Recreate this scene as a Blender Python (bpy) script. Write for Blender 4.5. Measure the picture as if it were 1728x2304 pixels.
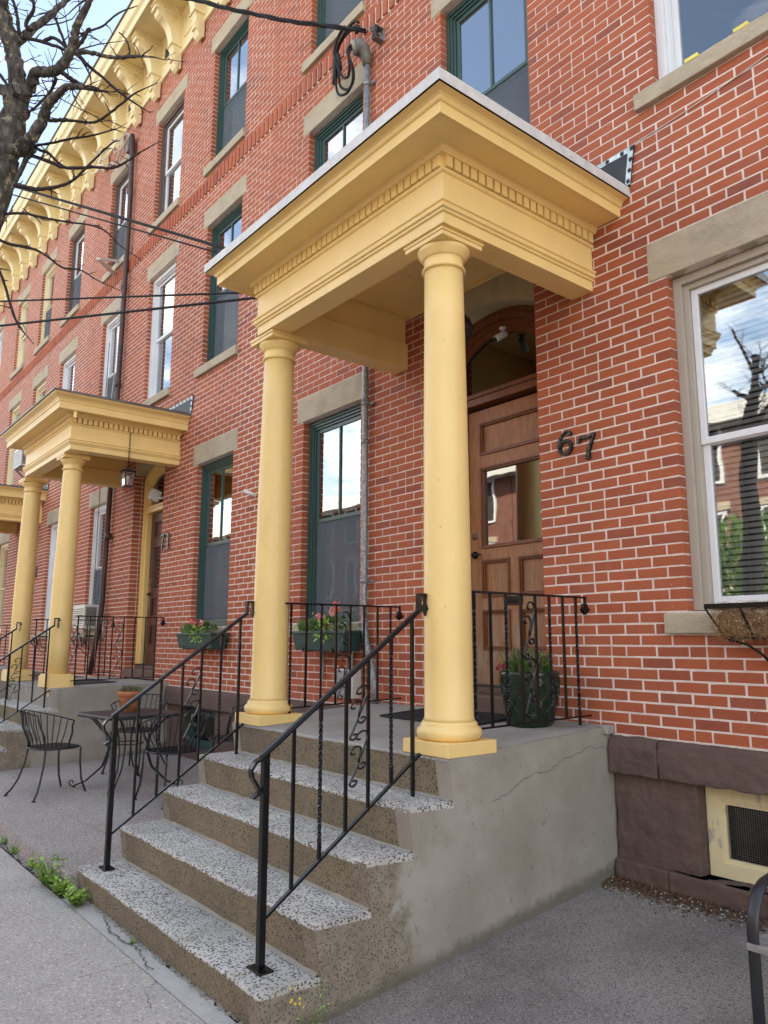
import bpy, math, random
from mathutils import Vector, Matrix
R_=math.radians
for o in list(bpy.data.objects): bpy.data.objects.remove(o)
scn=bpy.context.scene; COL=scn.collection
# ---------------- camera, light, exposure ----------------
CAM=Vector((3.4084,-4.1529,-0.1784)); yaw,pit,rol,fpx=0.8934,0.1685,0.0018,1716.36
Fv=Vector((-math.sin(yaw)*math.cos(pit),math.cos(yaw)*math.cos(pit),math.sin(pit)))
r0=Vector((math.cos(yaw),math.sin(yaw),0)); u0=r0.cross(Fv)
Rv=math.cos(rol)*r0+math.sin(rol)*u0; Uv=-math.sin(rol)*r0+math.cos(rol)*u0
cd=bpy.data.cameras.new('camera'); cam=bpy.data.objects.new('camera',cd); COL.objects.link(cam)
cd.sensor_fit='HORIZONTAL'; cd.sensor_width=36; cd.lens=fpx/1728*36; cd.clip_end=500; cd.clip_start=.05
m=Matrix((Rv,Uv,-Fv)).transposed().to_4x4(); m.translation=CAM; cam.matrix_world=m; scn.camera=cam
scn.render.resolution_x=768; scn.render.resolution_y=1024
SUN_EL=R_(48); SUN_AZ=R_(28)      # sun stands behind the row: azimuth from +y towards +x
w=bpy.data.worlds.new('World'); scn.world=w; w.use_nodes=True
nt=w.node_tree; bg=nt.nodes['Background']
sky=nt.nodes.new('ShaderNodeTexSky'); sky.sky_type='NISHITA'; sky.sun_disc=False
sky.sun_elevation=SUN_EL; sky.sun_rotation=SUN_AZ; sky.air_density=1.0; sky.dust_density=1.5; sky.ozone_density=1.0
tc=nt.nodes.new('ShaderNodeTexCoord'); nz=nt.nodes.new('ShaderNodeTexNoise'); nz.inputs['Scale'].default_value=2.6; nz.inputs['Detail'].default_value=7; nz.inputs['Roughness'].default_value=.62
mp=nt.nodes.new('ShaderNodeMapping'); mp.inputs['Scale'].default_value=(1,1,2.6)
cr=nt.nodes.new('ShaderNodeValToRGB'); cr.color_ramp.elements[0].position=.47; cr.color_ramp.elements[1].position=.68
mx=nt.nodes.new('ShaderNodeMix'); mx.data_type='RGBA'; mx.inputs['B'].default_value=(8.6,8.8,9.2,1)
nt.links.new(tc.outputs['Generated'],mp.inputs[0]); nt.links.new(mp.outputs[0],nz.inputs['Vector']); nt.links.new(nz.outputs['Fac'],cr.inputs[0])
sp=nt.nodes.new('ShaderNodeSeparateXYZ');nt.links.new(tc.outputs['Generated'],sp.inputs[0])
mr=nt.nodes.new('ShaderNodeMapRange');mr.inputs['From Min'].default_value=.42;mr.inputs['From Max'].default_value=.72;mr.inputs['To Min'].default_value=1;mr.inputs['To Max'].default_value=.22;nt.links.new(sp.outputs['Z'],mr.inputs['Value'])
mu=nt.nodes.new('ShaderNodeMath');mu.operation='MULTIPLY';nt.links.new(cr.outputs[0],mu.inputs[0]);nt.links.new(mr.outputs[0],mu.inputs[1]);nt.links.new(mu.outputs[0],mx.inputs['Factor']); nt.links.new(sky.outputs[0],mx.inputs['A']); nt.links.new(mx.outputs['Result'],bg.inputs[0])
bg.inputs[1].default_value=.13
sd=bpy.data.lights.new('sun','SUN'); sun=bpy.data.objects.new('sun',sd); COL.objects.link(sun)
sd.energy=3.6; sd.angle=R_(.53); sd.color=(1,.95,.87)
sv=Vector((math.sin(SUN_AZ)*math.cos(SUN_EL),math.cos(SUN_AZ)*math.cos(SUN_EL),math.sin(SUN_EL)))
sun.rotation_euler=sv.to_track_quat('Z','Y').to_euler(); sun.location=(5,20,30)
scn.view_settings.view_transform='Standard'; scn.view_settings.look='None'; scn.view_settings.gamma=1
scn.view_settings.exposure=2.2
try:
    scn.view_settings.use_white_balance=True; scn.view_settings.white_balance_temperature=7800; scn.view_settings.white_balance_tint=10
except Exception: pass
scn.view_settings.use_curve_mapping=False

# ---------------- mesh helpers ----------------
class MB:
    def __init__(s): s.v=[];s.f=[];s.sm=[];s.r=[]
    def add(s,vs,fs,smooth=False,r=None):
        b=len(s.v); s.v+= [tuple(q) for q in vs]
        for f in fs: s.f.append(tuple(b+i for i in f)); s.sm.append(smooth); s.r.append(0 if r is None else r)
    def box(s,x0,x1,y0,y1,z0,z1,r=None,skip=()):
        vs=[(x0,y0,z0),(x1,y0,z0),(x1,y1,z0),(x0,y1,z0),(x0,y0,z1),(x1,y0,z1),(x1,y1,z1),(x0,y1,z1)]
        F={'b':(0,3,2,1),'t':(4,5,6,7),'f':(0,1,5,4),'r':(1,2,6,5),'k':(2,3,7,6),'l':(3,0,4,7)}
        s.add(vs,[F[k] for k in F if k not in skip],False,r); return s
    def obox(s,c,ax,ay,az,hx,hy,hz):
        c=Vector(c);vs=[]
        for sz in(-1,1):
            for sx,sy in((-1,-1),(1,-1),(1,1),(-1,1)): vs.append(c+ax*sx*hx+ay*sy*hy+az*sz*hz)
        s.add(vs,[(0,3,2,1),(4,5,6,7),(0,1,5,4),(1,2,6,5),(2,3,7,6),(3,0,4,7)]); return s
    def bar(s,p0,p1,w,h,up=(0,0,1)):
        p0=Vector(p0);p1=Vector(p1);d=(p1-p0);L=d.length;d.normalize()
        up=Vector(up)
        if abs(d.dot(up))>.98: up=Vector((0,1,0))
        sx=d.cross(up).normalized();sz=sx.cross(d).normalized()
        return s.obox((p0+p1)/2,sx,d,sz,w/2,L/2,h/2)
    def twist(s,p0,p1,w,turns,n=44,lo=.12,hi=.88):
        p0=Vector(p0);p1=Vector(p1);d=(p1-p0).normalized();a=d.cross(Vector((0,1,0)))
        if a.length<.1:a=d.cross(Vector((1,0,0)))
        a.normalize();b=d.cross(a);vs=[];fs=[]
        for i in range(n+1):
            t=i/n;c=p0.lerp(p1,t);ph=math.pi/4+max(0,min(1,(t-lo)/(hi-lo)))*turns*2*math.pi
            for k in range(4):
                q=ph+k*math.pi/2;vs.append(c+(a*math.cos(q)+b*math.sin(q))*w*.707)
        for i in range(n):
            for k in range(4): fs.append((i*4+k,i*4+(k+1)%4,i*4+4+(k+1)%4,i*4+4+k))
        fs.append((0,3,2,1));fs.append(tuple(n*4+k for k in range(4)))
        s.add(vs,fs);return s
    def tube(s,pts,rad,n=8,flat=1.0,fdir=None,cap=True,smooth=True):
        pts=[Vector(p) for p in pts]; m=len(pts)
        rs=rad if isinstance(rad,(list,tuple)) else [rad]*m
        t0=(pts[1]-pts[0]).normalized(); a=t0.orthogonal().normalized() if fdir is None else Vector(fdir)
        vs=[];fs=[]
        for i,p in enumerate(pts):
            t=((pts[min(i+1,m-1)]-pts[max(i-1,0)])).normalized()
            a=(a-t*a.dot(t)); a=a.normalized() if a.length>1e-5 else t.orthogonal().normalized()
            b=t.cross(a)
            for k in range(n):
                q=2*math.pi*k/n; vs.append(p+(a*math.cos(q)+b*math.sin(q)*flat)*rs[i])
        for i in range(m-1):
            for k in range(n): fs.append((i*n+k,i*n+(k+1)%n,(i+1)*n+(k+1)%n,(i+1)*n+k))
        if cap: fs.append(tuple(range(n-1,-1,-1)));fs.append(tuple((m-1)*n+k for k in range(n)))
        s.add(vs,fs,smooth);return s
    def lathe(s,prof,c,n=48,smooth=True,cap=True,a0=0,lean=(0,0)):
        cx,cy=c;vs=[];fs=[];m=len(prof);z0=prof[0][1];H=prof[-1][1]-z0
        for r,z in prof:
            t=(z-z0)/H if H else 0
            for k in range(n):
                q=a0+2*math.pi*k/n;vs.append((cx+lean[0]*t+r*math.cos(q),cy+lean[1]*t+r*math.sin(q),z))
        for i in range(m-1):
            for k in range(n): fs.append((i*n+k,i*n+(k+1)%n,(i+1)*n+(k+1)%n,(i+1)*n+k))
        s.add(vs,fs,smooth)
        if cap: b=len(s.v)-m*n; s.f.append(tuple(b+k for k in range(n-1,-1,-1)));s.sm.append(False);s.r.append(0); s.f.append(tuple(b+(m-1)*n+k for k in range(n)));s.sm.append(False);s.r.append(0)
        return s
    def prismx(s,poly,x0,x1):      # poly of (y,z) extruded along x
        n=len(poly);vs=[(x0,y,z) for y,z in poly]+[(x1,y,z) for y,z in poly]
        fs=[(i,(i+1)%n,n+(i+1)%n,n+i) for i in range(n)]+[tuple(range(n-1,-1,-1)),tuple(range(n,2*n))]
        s.add(vs,fs);return s
    def prismy(s,poly,y0,y1):      # poly of (x,z) extruded along y
        n=len(poly);vs=[(x,y0,z) for x,z in poly]+[(x,y1,z) for x,z in poly]
        fs=[(i,(i+1)%n,n+(i+1)%n,n+i) for i in range(n)]+[tuple(range(n-1,-1,-1)),tuple(range(n,2*n))]
        s.add(vs,fs);return s
    def sweepU(s,prof,xl,xr,yf,y1=0.0):   # closed profile (d,z) round a U path with mitred corners
        n=len(prof);vs=[];fs=[]
        for k in range(4):
            for d,z in prof:
                vs.append([(xl-d,y1,z),(xl-d,yf-d,z),(xr+d,yf-d,z),(xr+d,y1,z)][k])
        for k in range(3):
            for i in range(n): fs.append((k*n+i,(k+1)*n+i,(k+1)*n+(i+1)%n,k*n+(i+1)%n))
        fs.append(tuple(range(n)));fs.append(tuple(3*n+i for i in range(n-1,-1,-1)))
        s.add(vs,fs);return s
    def frame(s,x0,x1,z0,z1,wd,y0,y1,wb=None,wt=None):
        wb=wd if wb is None else wb; wt=wd if wt is None else wt
        s.box(x0,x0+wd,y0,y1,z0,z1);s.box(x1-wd,x1,y0,y1,z0,z1)
        s.box(x0+wd,x1-wd,y0,y1,z0,z0+wb);s.box(x0+wd,x1-wd,y0,y1,z1-wt,z1);return s
    def mesh(s,name):
        me=bpy.data.meshes.new(name);me.from_pydata(s.v,[],s.f)
        me.polygons.foreach_set('use_smooth',s.sm)
        if any(s.r): a=me.attributes.new('rnd','FLOAT','FACE');a.data.foreach_set('value',s.r)
        me.update();return me
    def build(s,name,mat,parent=None,bevel=0,seg=2,fix=True):
        me=s.mesh(name)
        if fix:
            import bmesh
            b=bmesh.new();b.from_mesh(me);bmesh.ops.recalc_face_normals(b,faces=b.faces);b.to_mesh(me);b.free()
        me.materials.append(mat);o=bpy.data.objects.new(name,me);COL.objects.link(o)
        if parent: o.parent=parent
        if bevel:
            bm=o.modifiers.new('bevel','BEVEL');bm.width=bevel;bm.segments=seg;bm.limit_method='ANGLE';bm.angle_limit=R_(40)
        return o
def thing(name,label,cat,loc=(0,0,0),group=None,rz=0):
    o=bpy.data.objects.new(name,None);COL.objects.link(o);o.location=loc;o.rotation_euler=(0,0,rz);o.empty_display_size=.1
    tag(o,label,cat,group);return o
def tag(o,label=None,cat=None,group=None,kind=None):
    if label:o['label']=label
    if cat:o['category']=cat
    if group:o['group']=group
    if kind:o['kind']=kind
    return o
def kids(o): return [c for c in bpy.data.objects if c.parent==o]
def copy_tree(o,label=None,parent=None):
    c=o.copy();COL.objects.link(c);c.parent=parent
    if label:c['label']=label
    for ch in kids(o):copy_tree(ch,None,c)
    return c

# ---------------- materials ----------------
def newmat(name):
    m=bpy.data.materials.new(name);m.use_nodes=True;return m,m.node_tree,m.node_tree.nodes['Principled BSDF']
def lk(nt,a,b): nt.links.new(a,b)
def noise(nt,scale,detail=4,rough=.55,vec=None,sc=None):
    n=nt.nodes.new('ShaderNodeTexNoise');n.inputs['Scale'].default_value=scale;n.inputs['Detail'].default_value=detail;n.inputs['Roughness'].default_value=rough
    if vec is not None:
        if sc:
            mp=nt.nodes.new('ShaderNodeMapping');mp.inputs['Scale'].default_value=sc;lk(nt,vec,mp.inputs[0]);vec=mp.outputs[0]
        lk(nt,vec,n.inputs['Vector'])
    return n.outputs['Fac']
def ramp(nt,fac,stops):
    r=nt.nodes.new('ShaderNodeValToRGB');e=r.color_ramp.elements
    while len(e)<len(stops): e.new(.5)
    for i,(p,c) in enumerate(stops):
        e[i].position=p;e[i].color=(c,c,c,1) if isinstance(c,(int,float)) else (*c,1)
    lk(nt,fac,r.inputs[0]);return r.outputs[0]
def mixc(nt,fac,a,b,mode='MIX'):
    m=nt.nodes.new('ShaderNodeMix');m.data_type='RGBA';m.blend_type=mode
    for s,v in(('Factor',fac),('A',a),('B',b)):
        i=m.inputs[s]
        if hasattr(v,'links'): lk(nt,v,i)
        elif s=='Factor': i.default_value=v
        else: i.default_value=(*v,1)
    return m.outputs['Result']
def bump(nt,p,h,st=.3,d=.005,prev=None):
    b=nt.nodes.new('ShaderNodeBump');b.inputs['Strength'].default_value=st;b.inputs['Distance'].default_value=d
    lk(nt,h,b.inputs['Height'])
    if prev: lk(nt,prev,b.inputs['Normal'])
    if p: lk(nt,b.outputs[0],p.inputs['Normal'])
    return b.outputs[0]
def pos(nt): 
    g=nt.nodes.new('ShaderNodeNewGeometry');return g.outputs['Position']
def voro(nt,scale,vec,feat='F1',rnd=1):
    v=nt.nodes.new('ShaderNodeTexVoronoi');v.feature=feat;v.inputs['Scale'].default_value=scale;v.inputs['Randomness'].default_value=rnd;lk(nt,vec,v.inputs['Vector']);return v
def simple(name,c,rough=.6,var=.12,vs=6,bs=60,bst=.15,metal=0,spec=None,fine=None):
    m,nt,p=newmat(name);P=pos(nt)
    n=noise(nt,vs,6,.6,P);c2=tuple(max(0,x*(1-2*var)) for x in c);c3=tuple(min(1,x*(1+var)) for x in c)
    col=ramp(nt,n,[(.3,c2),(.7,c3)])
    if fine:
        n2=noise(nt,fine[0],3,.7,P);f=ramp(nt,n2,[(fine[1],0),(fine[1]+.08,1)]);col=mixc(nt,f,col,fine[2])
    lk(nt,col,p.inputs['Base Color']);p.inputs['Roughness'].default_value=rough;p.inputs['Metallic'].default_value=metal
    if bst: bump(nt,p,noise(nt,bs,5,.6,P),bst,.004)
    return m
def brickmat(name,use_attr):
    m,nt,p=newmat(name);P=pos(nt)
    if use_attr:
        a=nt.nodes.new('ShaderNodeAttribute');a.attribute_name='rnd';rv=a.outputs['Fac']
    else:
        a=nt.nodes.new('ShaderNodeObjectInfo');rv=a.outputs['Random']
    base=ramp(nt,rv,[(0,(.27,.064,.034)),(.10,(.38,.086,.036)),(.5,(.44,.104,.037)),(.90,(.41,.095,.040)),(1,(.27,.070,.042))])
    n1=noise(nt,9,6,.65,P);base=mixc(nt,ramp(nt,n1,[(.35,0),(.7,.34)]),base,(.47,.15,.085))
    n4=noise(nt,1.1,5,.6,P);base=mixc(nt,ramp(nt,n4,[(.42,0),(.72,.34)]),base,(.20,.055,.032));base=mixc(nt,ramp(nt,noise(nt,22,6,.7,mapv(nt,P,(1,1,1),(2,2,8))),[(.58,0),(.76,.36)]),base,(.19,.05,.03))
    pits=ramp(nt,noise(nt,88,2,.5,P),[(.69,0),(.73,1)]);base=mixc(nt,pits,base,(.09,.02,.012))
    wh=ramp(nt,noise(nt,80,2,.5,mapv(nt,P,(1,1,1),(7,3,1))),[(.715,0),(.75,1)]);base=mixc(nt,wh,base,(.72,.5,.42))
    lk(nt,base,p.inputs['Base Color']);p.inputs['Roughness'].default_value=.82
    b=bump(nt,None,noise(nt,70,6,.7,P),.45,.004);bump(nt,p,pits,-.6,.003,b)
    return m
def mapv(nt,vec,sc=(1,1,1),loc=(0,0,0)):
    mp=nt.nodes.new('ShaderNodeMapping');mp.inputs['Scale'].default_value=sc;mp.inputs['Location'].default_value=loc;lk(nt,vec,mp.inputs[0]);return mp.outputs[0]
M={}
M['brick']=brickmat('brick_part',False);M['brick_s']=brickmat('brick_field',True)
M['mortar']=simple('mortar',(.76,.64,.565),.9,.10,14,200,.4,fine=(40,.60,(.55,.43,.36)))
def stonemat(name,c,dark,grain=.5):
    m,nt,p=newmat(name);P=pos(nt)
    n=noise(nt,3.2,8,.62,P,(1,1,2.2));col=ramp(nt,n,[(.3,tuple(x*.78 for x in c)),(.6,c),(.8,tuple(min(1,x*1.15) for x in c))])
    st=ramp(nt,noise(nt,1.9,7,.68,mapv(nt,P,(1,1,.8),(4,0,2))),[(.52,0),(.74,.75)]);col=mixc(nt,st,col,dark)
    g=ramp(nt,noise(nt,170,3,.7,P),[(.35,.75),(.65,1.1)]);col=mixc(nt,grain,col,g,'MULTIPLY')
    lk(nt,col,p.inputs['Base Color']);p.inputs['Roughness'].default_value=.9
    b=bump(nt,None,noise(nt,9,9,.68,P),.75,.022);bump(nt,p,noise(nt,160,4,.6,P),.35,.002,b);return m
M['sand']=stonemat('sandstone',(.50,.42,.30),(.30,.24,.18))
M['brown']=stonemat('brownstone',(.145,.094,.076),(.085,.056,.047))
M['browndoor']=stonemat('brownstone_step',(.17,.105,.08),(.10,.07,.06))
def paint(name,c,rough=.42,wear=0,under=(.3,.25,.18),drip=.05):
    m,nt,p=newmat(name);P=pos(nt)
    n=noise(nt,4,6,.6,P,(1,1,.5));col=ramp(nt,n,[(.3,tuple(x*(1-drip*2) for x in c)),(.7,c)])
    gr=ramp(nt,noise(nt,5,8,.72,mapv(nt,P,(1,1,.28),(2,7,1))),[(.56,0),(.80,.30)]);col=mixc(nt,gr,col,tuple(x*.62 for x in c))
    sp=ramp(nt,noise(nt,60,2,.5,P),[(.73,0),(.75,.7)]);col=mixc(nt,sp,col,tuple(x*.35 for x in c))
    if wear:
        wv=ramp(nt,noise(nt,11,8,.75,mapv(nt,P,(1,1,.35))),[(wear,0),(wear+.03,1)]);col=mixc(nt,wv,col,under)
    lk(nt,col,p.inputs['Base Color']);p.inputs['Roughness'].default_value=rough
    b=bump(nt,None,noise(nt,24,5,.6,P),.12,.004);bump(nt,p,noise(nt,240,3,.6,P),.1,.001,b);return m
YEL=(.93,.655,.265)
M['yellow']=paint('yellow_paint',YEL)
M['cream']=paint('cream_paint',(.84,.73,.44),.55,.575,(.50,.43,.32))
M['corn']=paint('cornice_paint',(.88,.74,.43),.5)
M['pale']=paint('pale_trim_paint',(.80,.70,.46),.55,.60,(.42,.36,.28))
M['lintelcream']=paint('cream_masonry_paint',(.52,.42,.255),.8,0,drip=.16)
M['green']=paint('dark_green_paint',(.035,.085,.075),.35)
M['white']=paint('white_vinyl',(.78,.79,.80),.4)
M['tan']=paint('taupe_trim',(.44,.38,.31),.5)
M['brownpaint']=paint('brown_trim',(.13,.09,.075),.5)
M['iron']=simple('black_iron',(.006,.006,.007),.25,.3,20,90,.12)
M['iron'].node_tree.nodes['Principled BSDF'].inputs['Specular IOR Level'].default_value=.42
M['chairiron']=simple('charcoal_iron',(.022,.024,.028),.45,.3,20,120,.2)
M['galv']=simple('galvanised_pipe',(.33,.35,.37),.5,.3,45,60,.1,metal=.55,fine=(25,.6,(.17,.18,.19)))
M['pipebrown']=simple('brown_downpipe',(.07,.035,.03),.5,.25)
M['flash']=simple('white_metal_edge',(.66,.65,.63),.5,.08,12,60,.1,fine=(30,.66,(.25,.25,.24)))
M['darkedge']=simple('dark_metal_edge',(.16,.14,.13),.5,.2)
M['membrane']=simple('black_membrane',(.02,.022,.026),.55,.3)
M['tape']=simple('pale_tape',(.62,.74,.76),.45,.2,30)
M['terracotta']=simple('terracotta',(.48,.17,.075),.75,.2,12,80,.2)
M['planter']=simple('green_plastic',(.02,.062,.055),.45,.15)
M['rubber']=simple('black_rubber',(.018,.019,.02),.7,.2)
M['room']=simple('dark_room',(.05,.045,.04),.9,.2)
M['curtain']=simple('curtain_cloth',(.48,.48,.47),.9,.1,14,40,.3)
M['blind']=simple('white_blind',(.85,.86,.87),.6,.04)
M['coir']=simple('coir_fibre',(.24,.13,.06),.95,.4,40,160,1)
M['leaf']=simple('green_leaf',(.09,.20,.035),.5,.4,14,50,.1)
M['leaf2']=simple('bright_weed_leaf',(.30,.50,.07),.5,.35,20,50,.1)
M['leafd']=simple('dull_succulent_leaf',(.17,.18,.07),.6,.4,30,50,.1)
M['flower']=simple('coral_petals',(.80,.16,.10),.6,.3,30,50,.1)
M['flowerp']=simple('pink_petals',(.85,.33,.27),.6,.25,30,50,.1)
M['flowerd']=simple('dark_red_petals',(.32,.025,.03),.6,.3,30,50,.1)
M['soil']=simple('soil',(.05,.035,.025),.95,.4,60,120,1)
M['mulch']=simple('mulch_litter',(.16,.09,.045),.95,.5,50,160,1)
M['plasticw']=simple('white_plastic',(.68,.67,.63),.4,.06)
M['lens']=simple('black_lens',(.01,.01,.01),.1,.1,bst=0)
M['grey_metal']=simple('grey_cast_metal',(.22,.20,.18),.5,.25)
M['cable']=simple('black_cable',(.008,.008,.009),.75,.2)
M['whitecable']=simple('white_cable',(.6,.57,.52),.5,.1)
M['doorred']=simple('dark_red_door',(.10,.03,.018),.35,.25)
# glazed pot
def potmat():
    m,nt,p=newmat('green_glaze');P=pos(nt)
    n=noise(nt,14,6,.6,P);col=ramp(nt,n,[(.3,(.007,.014,.009)),(.55,(.014,.032,.018)),(.8,(.05,.075,.04))])
    lk(nt,col,p.inputs['Base Color']);p.inputs['Roughness'].default_value=.18;return m
M['glaze']=potmat()
# wood
def woodmat(name,c1,c2,c3,weather=True):
    m,nt,p=newmat(name);P=pos(nt)
    g=noise(nt,10,9,.62,mapv(nt,P,(6,6,.55)));col=ramp(nt,g,[(.25,c1),(.5,c2),(.72,c3)])
    f=noise(nt,60,4,.7,mapv(nt,P,(5,5,.4)));col=mixc(nt,.5,col,ramp(nt,f,[(.3,.6),(.7,1.15)]),'MULTIPLY')
    if weather:
        sx=nt.nodes.new('ShaderNodeSeparateXYZ');lk(nt,P,sx.inputs[0])
        mr=nt.nodes.new('ShaderNodeMapRange');mr.inputs['From Min'].default_value=.75;mr.inputs['From Max'].default_value=-.35;lk(nt,sx.outputs['Z'],mr.inputs['Value'])
        ad=nt.nodes.new('ShaderNodeMath');ad.operation='MULTIPLY';lk(nt,mr.outputs[0],ad.inputs[0]);lk(nt,ramp(nt,noise(nt,7,7,.7,mapv(nt,P,(2,2,.5))),[(.35,0),(.62,1)]),ad.inputs[1])
        col=mixc(nt,ad.outputs[0],col,(.34,.25,.18))
    lk(nt,col,p.inputs['Base Color']);p.inputs['Roughness'].default_value=.42
    bump(nt,p,f,.25,.002);return m
M['wood']=woodmat('varnished_wood',(.17,.058,.016),(.31,.115,.032),(.44,.18,.060))
M['woodf']=woodmat('dark_varnished_wood',(.10,.030,.011),(.18,.056,.019),(.26,.09,.030),False)
# concretes
def aggregate(name,matrix,stone,scale,thr,stain,rough=.85,bd=.006,grime=None):
    m,nt,p=newmat(name);P=pos(nt)
    wv=mixc(nt,.012,P,nt_noise_col(nt,P,90),'ADD')
    v=voro(nt,scale,wv);n=noise(nt,9,4,.6,P)
    a=nt.nodes.new('ShaderNodeMath');a.operation='MULTIPLY_ADD';lk(nt,n,a.inputs[0]);a.inputs[1].default_value=.35;lk(nt,v.outputs['Distance'],a.inputs[2])
    f=ramp(nt,a.outputs[0],[(thr-.04,1),(thr+.04,0)])
    sc=nt.nodes.new('ShaderNodeSeparateColor');lk(nt,v.outputs['Color'],sc.inputs[0])
    stc=ramp(nt,sc.outputs[0],[(0,tuple(x*.55 for x in stone)),(.6,stone),(1,tuple(min(1,x*1.9) for x in stone))])
    big=noise(nt,2.4,7,.65,P);mc=ramp(nt,big,[(.25,tuple(x*.60 for x in matrix)),(.65,matrix)])
    col=mixc(nt,f,mc,stc)
    st=ramp(nt,noise(nt,1.6,7,.7,mapv(nt,P,(1,1,1),(3,9,2))),[(.5,0),(.75,.55)]);col=mixc(nt,st,col,stain)
    fine=ramp(nt,noise(nt,330,2,.6,P),[(.3,.75),(.7,1.18)]);col=mixc(nt,.6,col,fine,'MULTIPLY')
    lk(nt,col,p.inputs['Base Color']);p.inputs['Roughness'].default_value=rough
    b=bump(nt,None,f,-.7,bd);bump(nt,p,noise(nt,240,4,.6,P),.3,.002,b);return m
def nt_noise_col(nt,P,s):
    n=nt.nodes.new('ShaderNodeTexNoise');n.inputs['Scale'].default_value=s;lk(nt,P,n.inputs['Vector']);return n.outputs['Color']
M['tread']=aggregate('washed_aggregate_tread',(.58,.555,.50),(.08,.076,.07),66,.57,(.24,.22,.18))
M['riser']=aggregate('rough_aggregate_riser',(.27,.212,.14),(.06,.048,.032),80,.52,(.105,.098,.05),bd=.010)
M['cement']=simple('cement_render',(.34,.32,.285),.9,.14,2.2,26,.4,fine=(34,.63,(.20,.185,.155)))
M['fillet']=simple('cement_fillet',(.33,.30,.25),.9,.12,9,60,.4)
def cheekmat():
    m,nt,p=newmat('cheek_cement');P=pos(nt)
    sx=nt.nodes.new('ShaderNodeSeparateXYZ');lk(nt,P,sx.inputs[0])
    # smooth render near the wall; weathered exposed aggregate towards the street
    w1=nt.nodes.new('ShaderNodeMath');w1.operation='MULTIPLY_ADD';lk(nt,noise(nt,3.5,6,.7,P),w1.inputs[0]);w1.inputs[1].default_value=.75;lk(nt,sx.outputs['Y'],w1.inputs[2])
    z2=nt.nodes.new('ShaderNodeMath');z2.operation='MULTIPLY_ADD';lk(nt,sx.outputs['Z'],z2.inputs[0]);z2.inputs[1].default_value=.25;lk(nt,w1.outputs[0],z2.inputs[2])
    fr=ramp(nt,mathn(nt,'ADD',z2.outputs[0],2.6),[(.92,1),(1.0,0)])
    v=voro(nt,75,mixc(nt,.012,P,nt_noise_col(nt,P,80),'ADD'));f=ramp(nt,v.outputs['Distance'],[(.30,1),(.38,0)])
    patch=ramp(nt,noise(nt,1.7,7,.62,P),[(.3,(.26,.225,.18)),(.5,(.32,.285,.235)),(.72,(.39,.355,.305))])
    smooth=mixc(nt,ramp(nt,noise(nt,2.3,6,.65,mapv(nt,P,(1,1,1),(5,1,1))),[(.5,0),(.62,.6)]),patch,(.27,.235,.185))
    smooth=mixc(nt,ramp(nt,noise(nt,38,3,.6,mapv(nt,P,(1,1,.6))),[(.64,0),(.70,.55)]),smooth,(.15,.135,.11))
    rough_c=mixc(nt,f,ramp(nt,noise(nt,8,6,.7,P),[(.3,(.17,.135,.095)),(.7,(.31,.255,.19))]),(.10,.085,.065))
    rough_c=mixc(nt,ramp(nt,noise(nt,210,2,.6,P),[(.66,0),(.70,.8)]),rough_c,(.5,.45,.37))
    col=mixc(nt,fr,smooth,rough_c)
    # darker band along the foot, ragged top, following the ground slope
    g=nt.nodes.new('ShaderNodeMath');g.operation='MULTIPLY_ADD';lk(nt,sx.outputs['Y'],g.inputs[0]);g.inputs[1].default_value=-.118;lk(nt,sx.outputs['Z'],g.inputs[2])
    h=mathn(nt,'ADD',g.outputs[0],1.556);h2=nt.nodes.new('ShaderNodeMath');h2.operation='MULTIPLY_ADD';lk(nt,noise(nt,14,5,.7,P),h2.inputs[0]);h2.inputs[1].default_value=-.10;lk(nt,h,h2.inputs[2])
    col=mixc(nt,ramp(nt,h2.outputs[0],[(.0,.75),(.05,0)]),col,(.11,.10,.075))
    lk(nt,col,p.inputs['Base Color']);p.inputs['Roughness'].default_value=.9
    fm=nt.nodes.new('ShaderNodeMath');fm.operation='MULTIPLY';lk(nt,f,fm.inputs[0]);lk(nt,fr,fm.inputs[1])
    b=bump(nt,None,fm.outputs[0],-.7,.006);bump(nt,p,noise(nt,30,7,.7,P),.28,.006,b);return m
def mathn(nt,op,a,v):
    n=nt.nodes.new('ShaderNodeMath');n.operation=op;lk(nt,a,n.inputs[0]);n.inputs[1].default_value=v;return n.outputs[0]
M['cheek']=cheekmat()
M['crack']=simple('crack_line',(.05,.045,.04),1,.1)
def groundmat(name,c,dark,light,sc=260,scd=.60,scl=.66,stain=(.2,.19,.17),stp=.55):
    m,nt,p=newmat(name);P=pos(nt)
    col=ramp(nt,noise(nt,1.4,8,.6,P),[(.3,tuple(x*.80 for x in c)),(.6,c),(.8,tuple(x*1.12 for x in c))])
    col=mixc(nt,ramp(nt,noise(nt,.8,7,.7,mapv(nt,P,(1,1,1),(7,2,0))),[(stp-.04,0),(stp+.16,.85)]),col,stain)
    col=mixc(nt,ramp(nt,noise(nt,sc,3,.75,P),[(scd-.04,0),(scd+.02,.8)]),col,dark)
    col=mixc(nt,ramp(nt,noise(nt,sc*.8,3,.75,mapv(nt,P,(1,1,1),(3,3,3))),[(scl-.05,0),(scl,.75)]),col,light)
    lk(nt,col,p.inputs['Base Color']);p.inputs['Roughness'].default_value=.9
    bump(nt,p,noise(nt,sc,4,.7,P),.5,.003);return m
M['patio']=groundmat('patio_concrete',(.37,.33,.295),(.12,.105,.095),(.58,.545,.51),85,.55,.61,(.25,.205,.175))
M['patio_r']=groundmat('patio_concrete_dark',(.29,.27,.24),(.075,.07,.06),(.36,.335,.30),105,.55,.62,(.125,.115,.10),.46)
M['slab']=groundmat('sidewalk_concrete',(.43,.40,.355),(.20,.18,.16),(.68,.64,.57),75,.585,.62,(.34,.31,.265))
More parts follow.
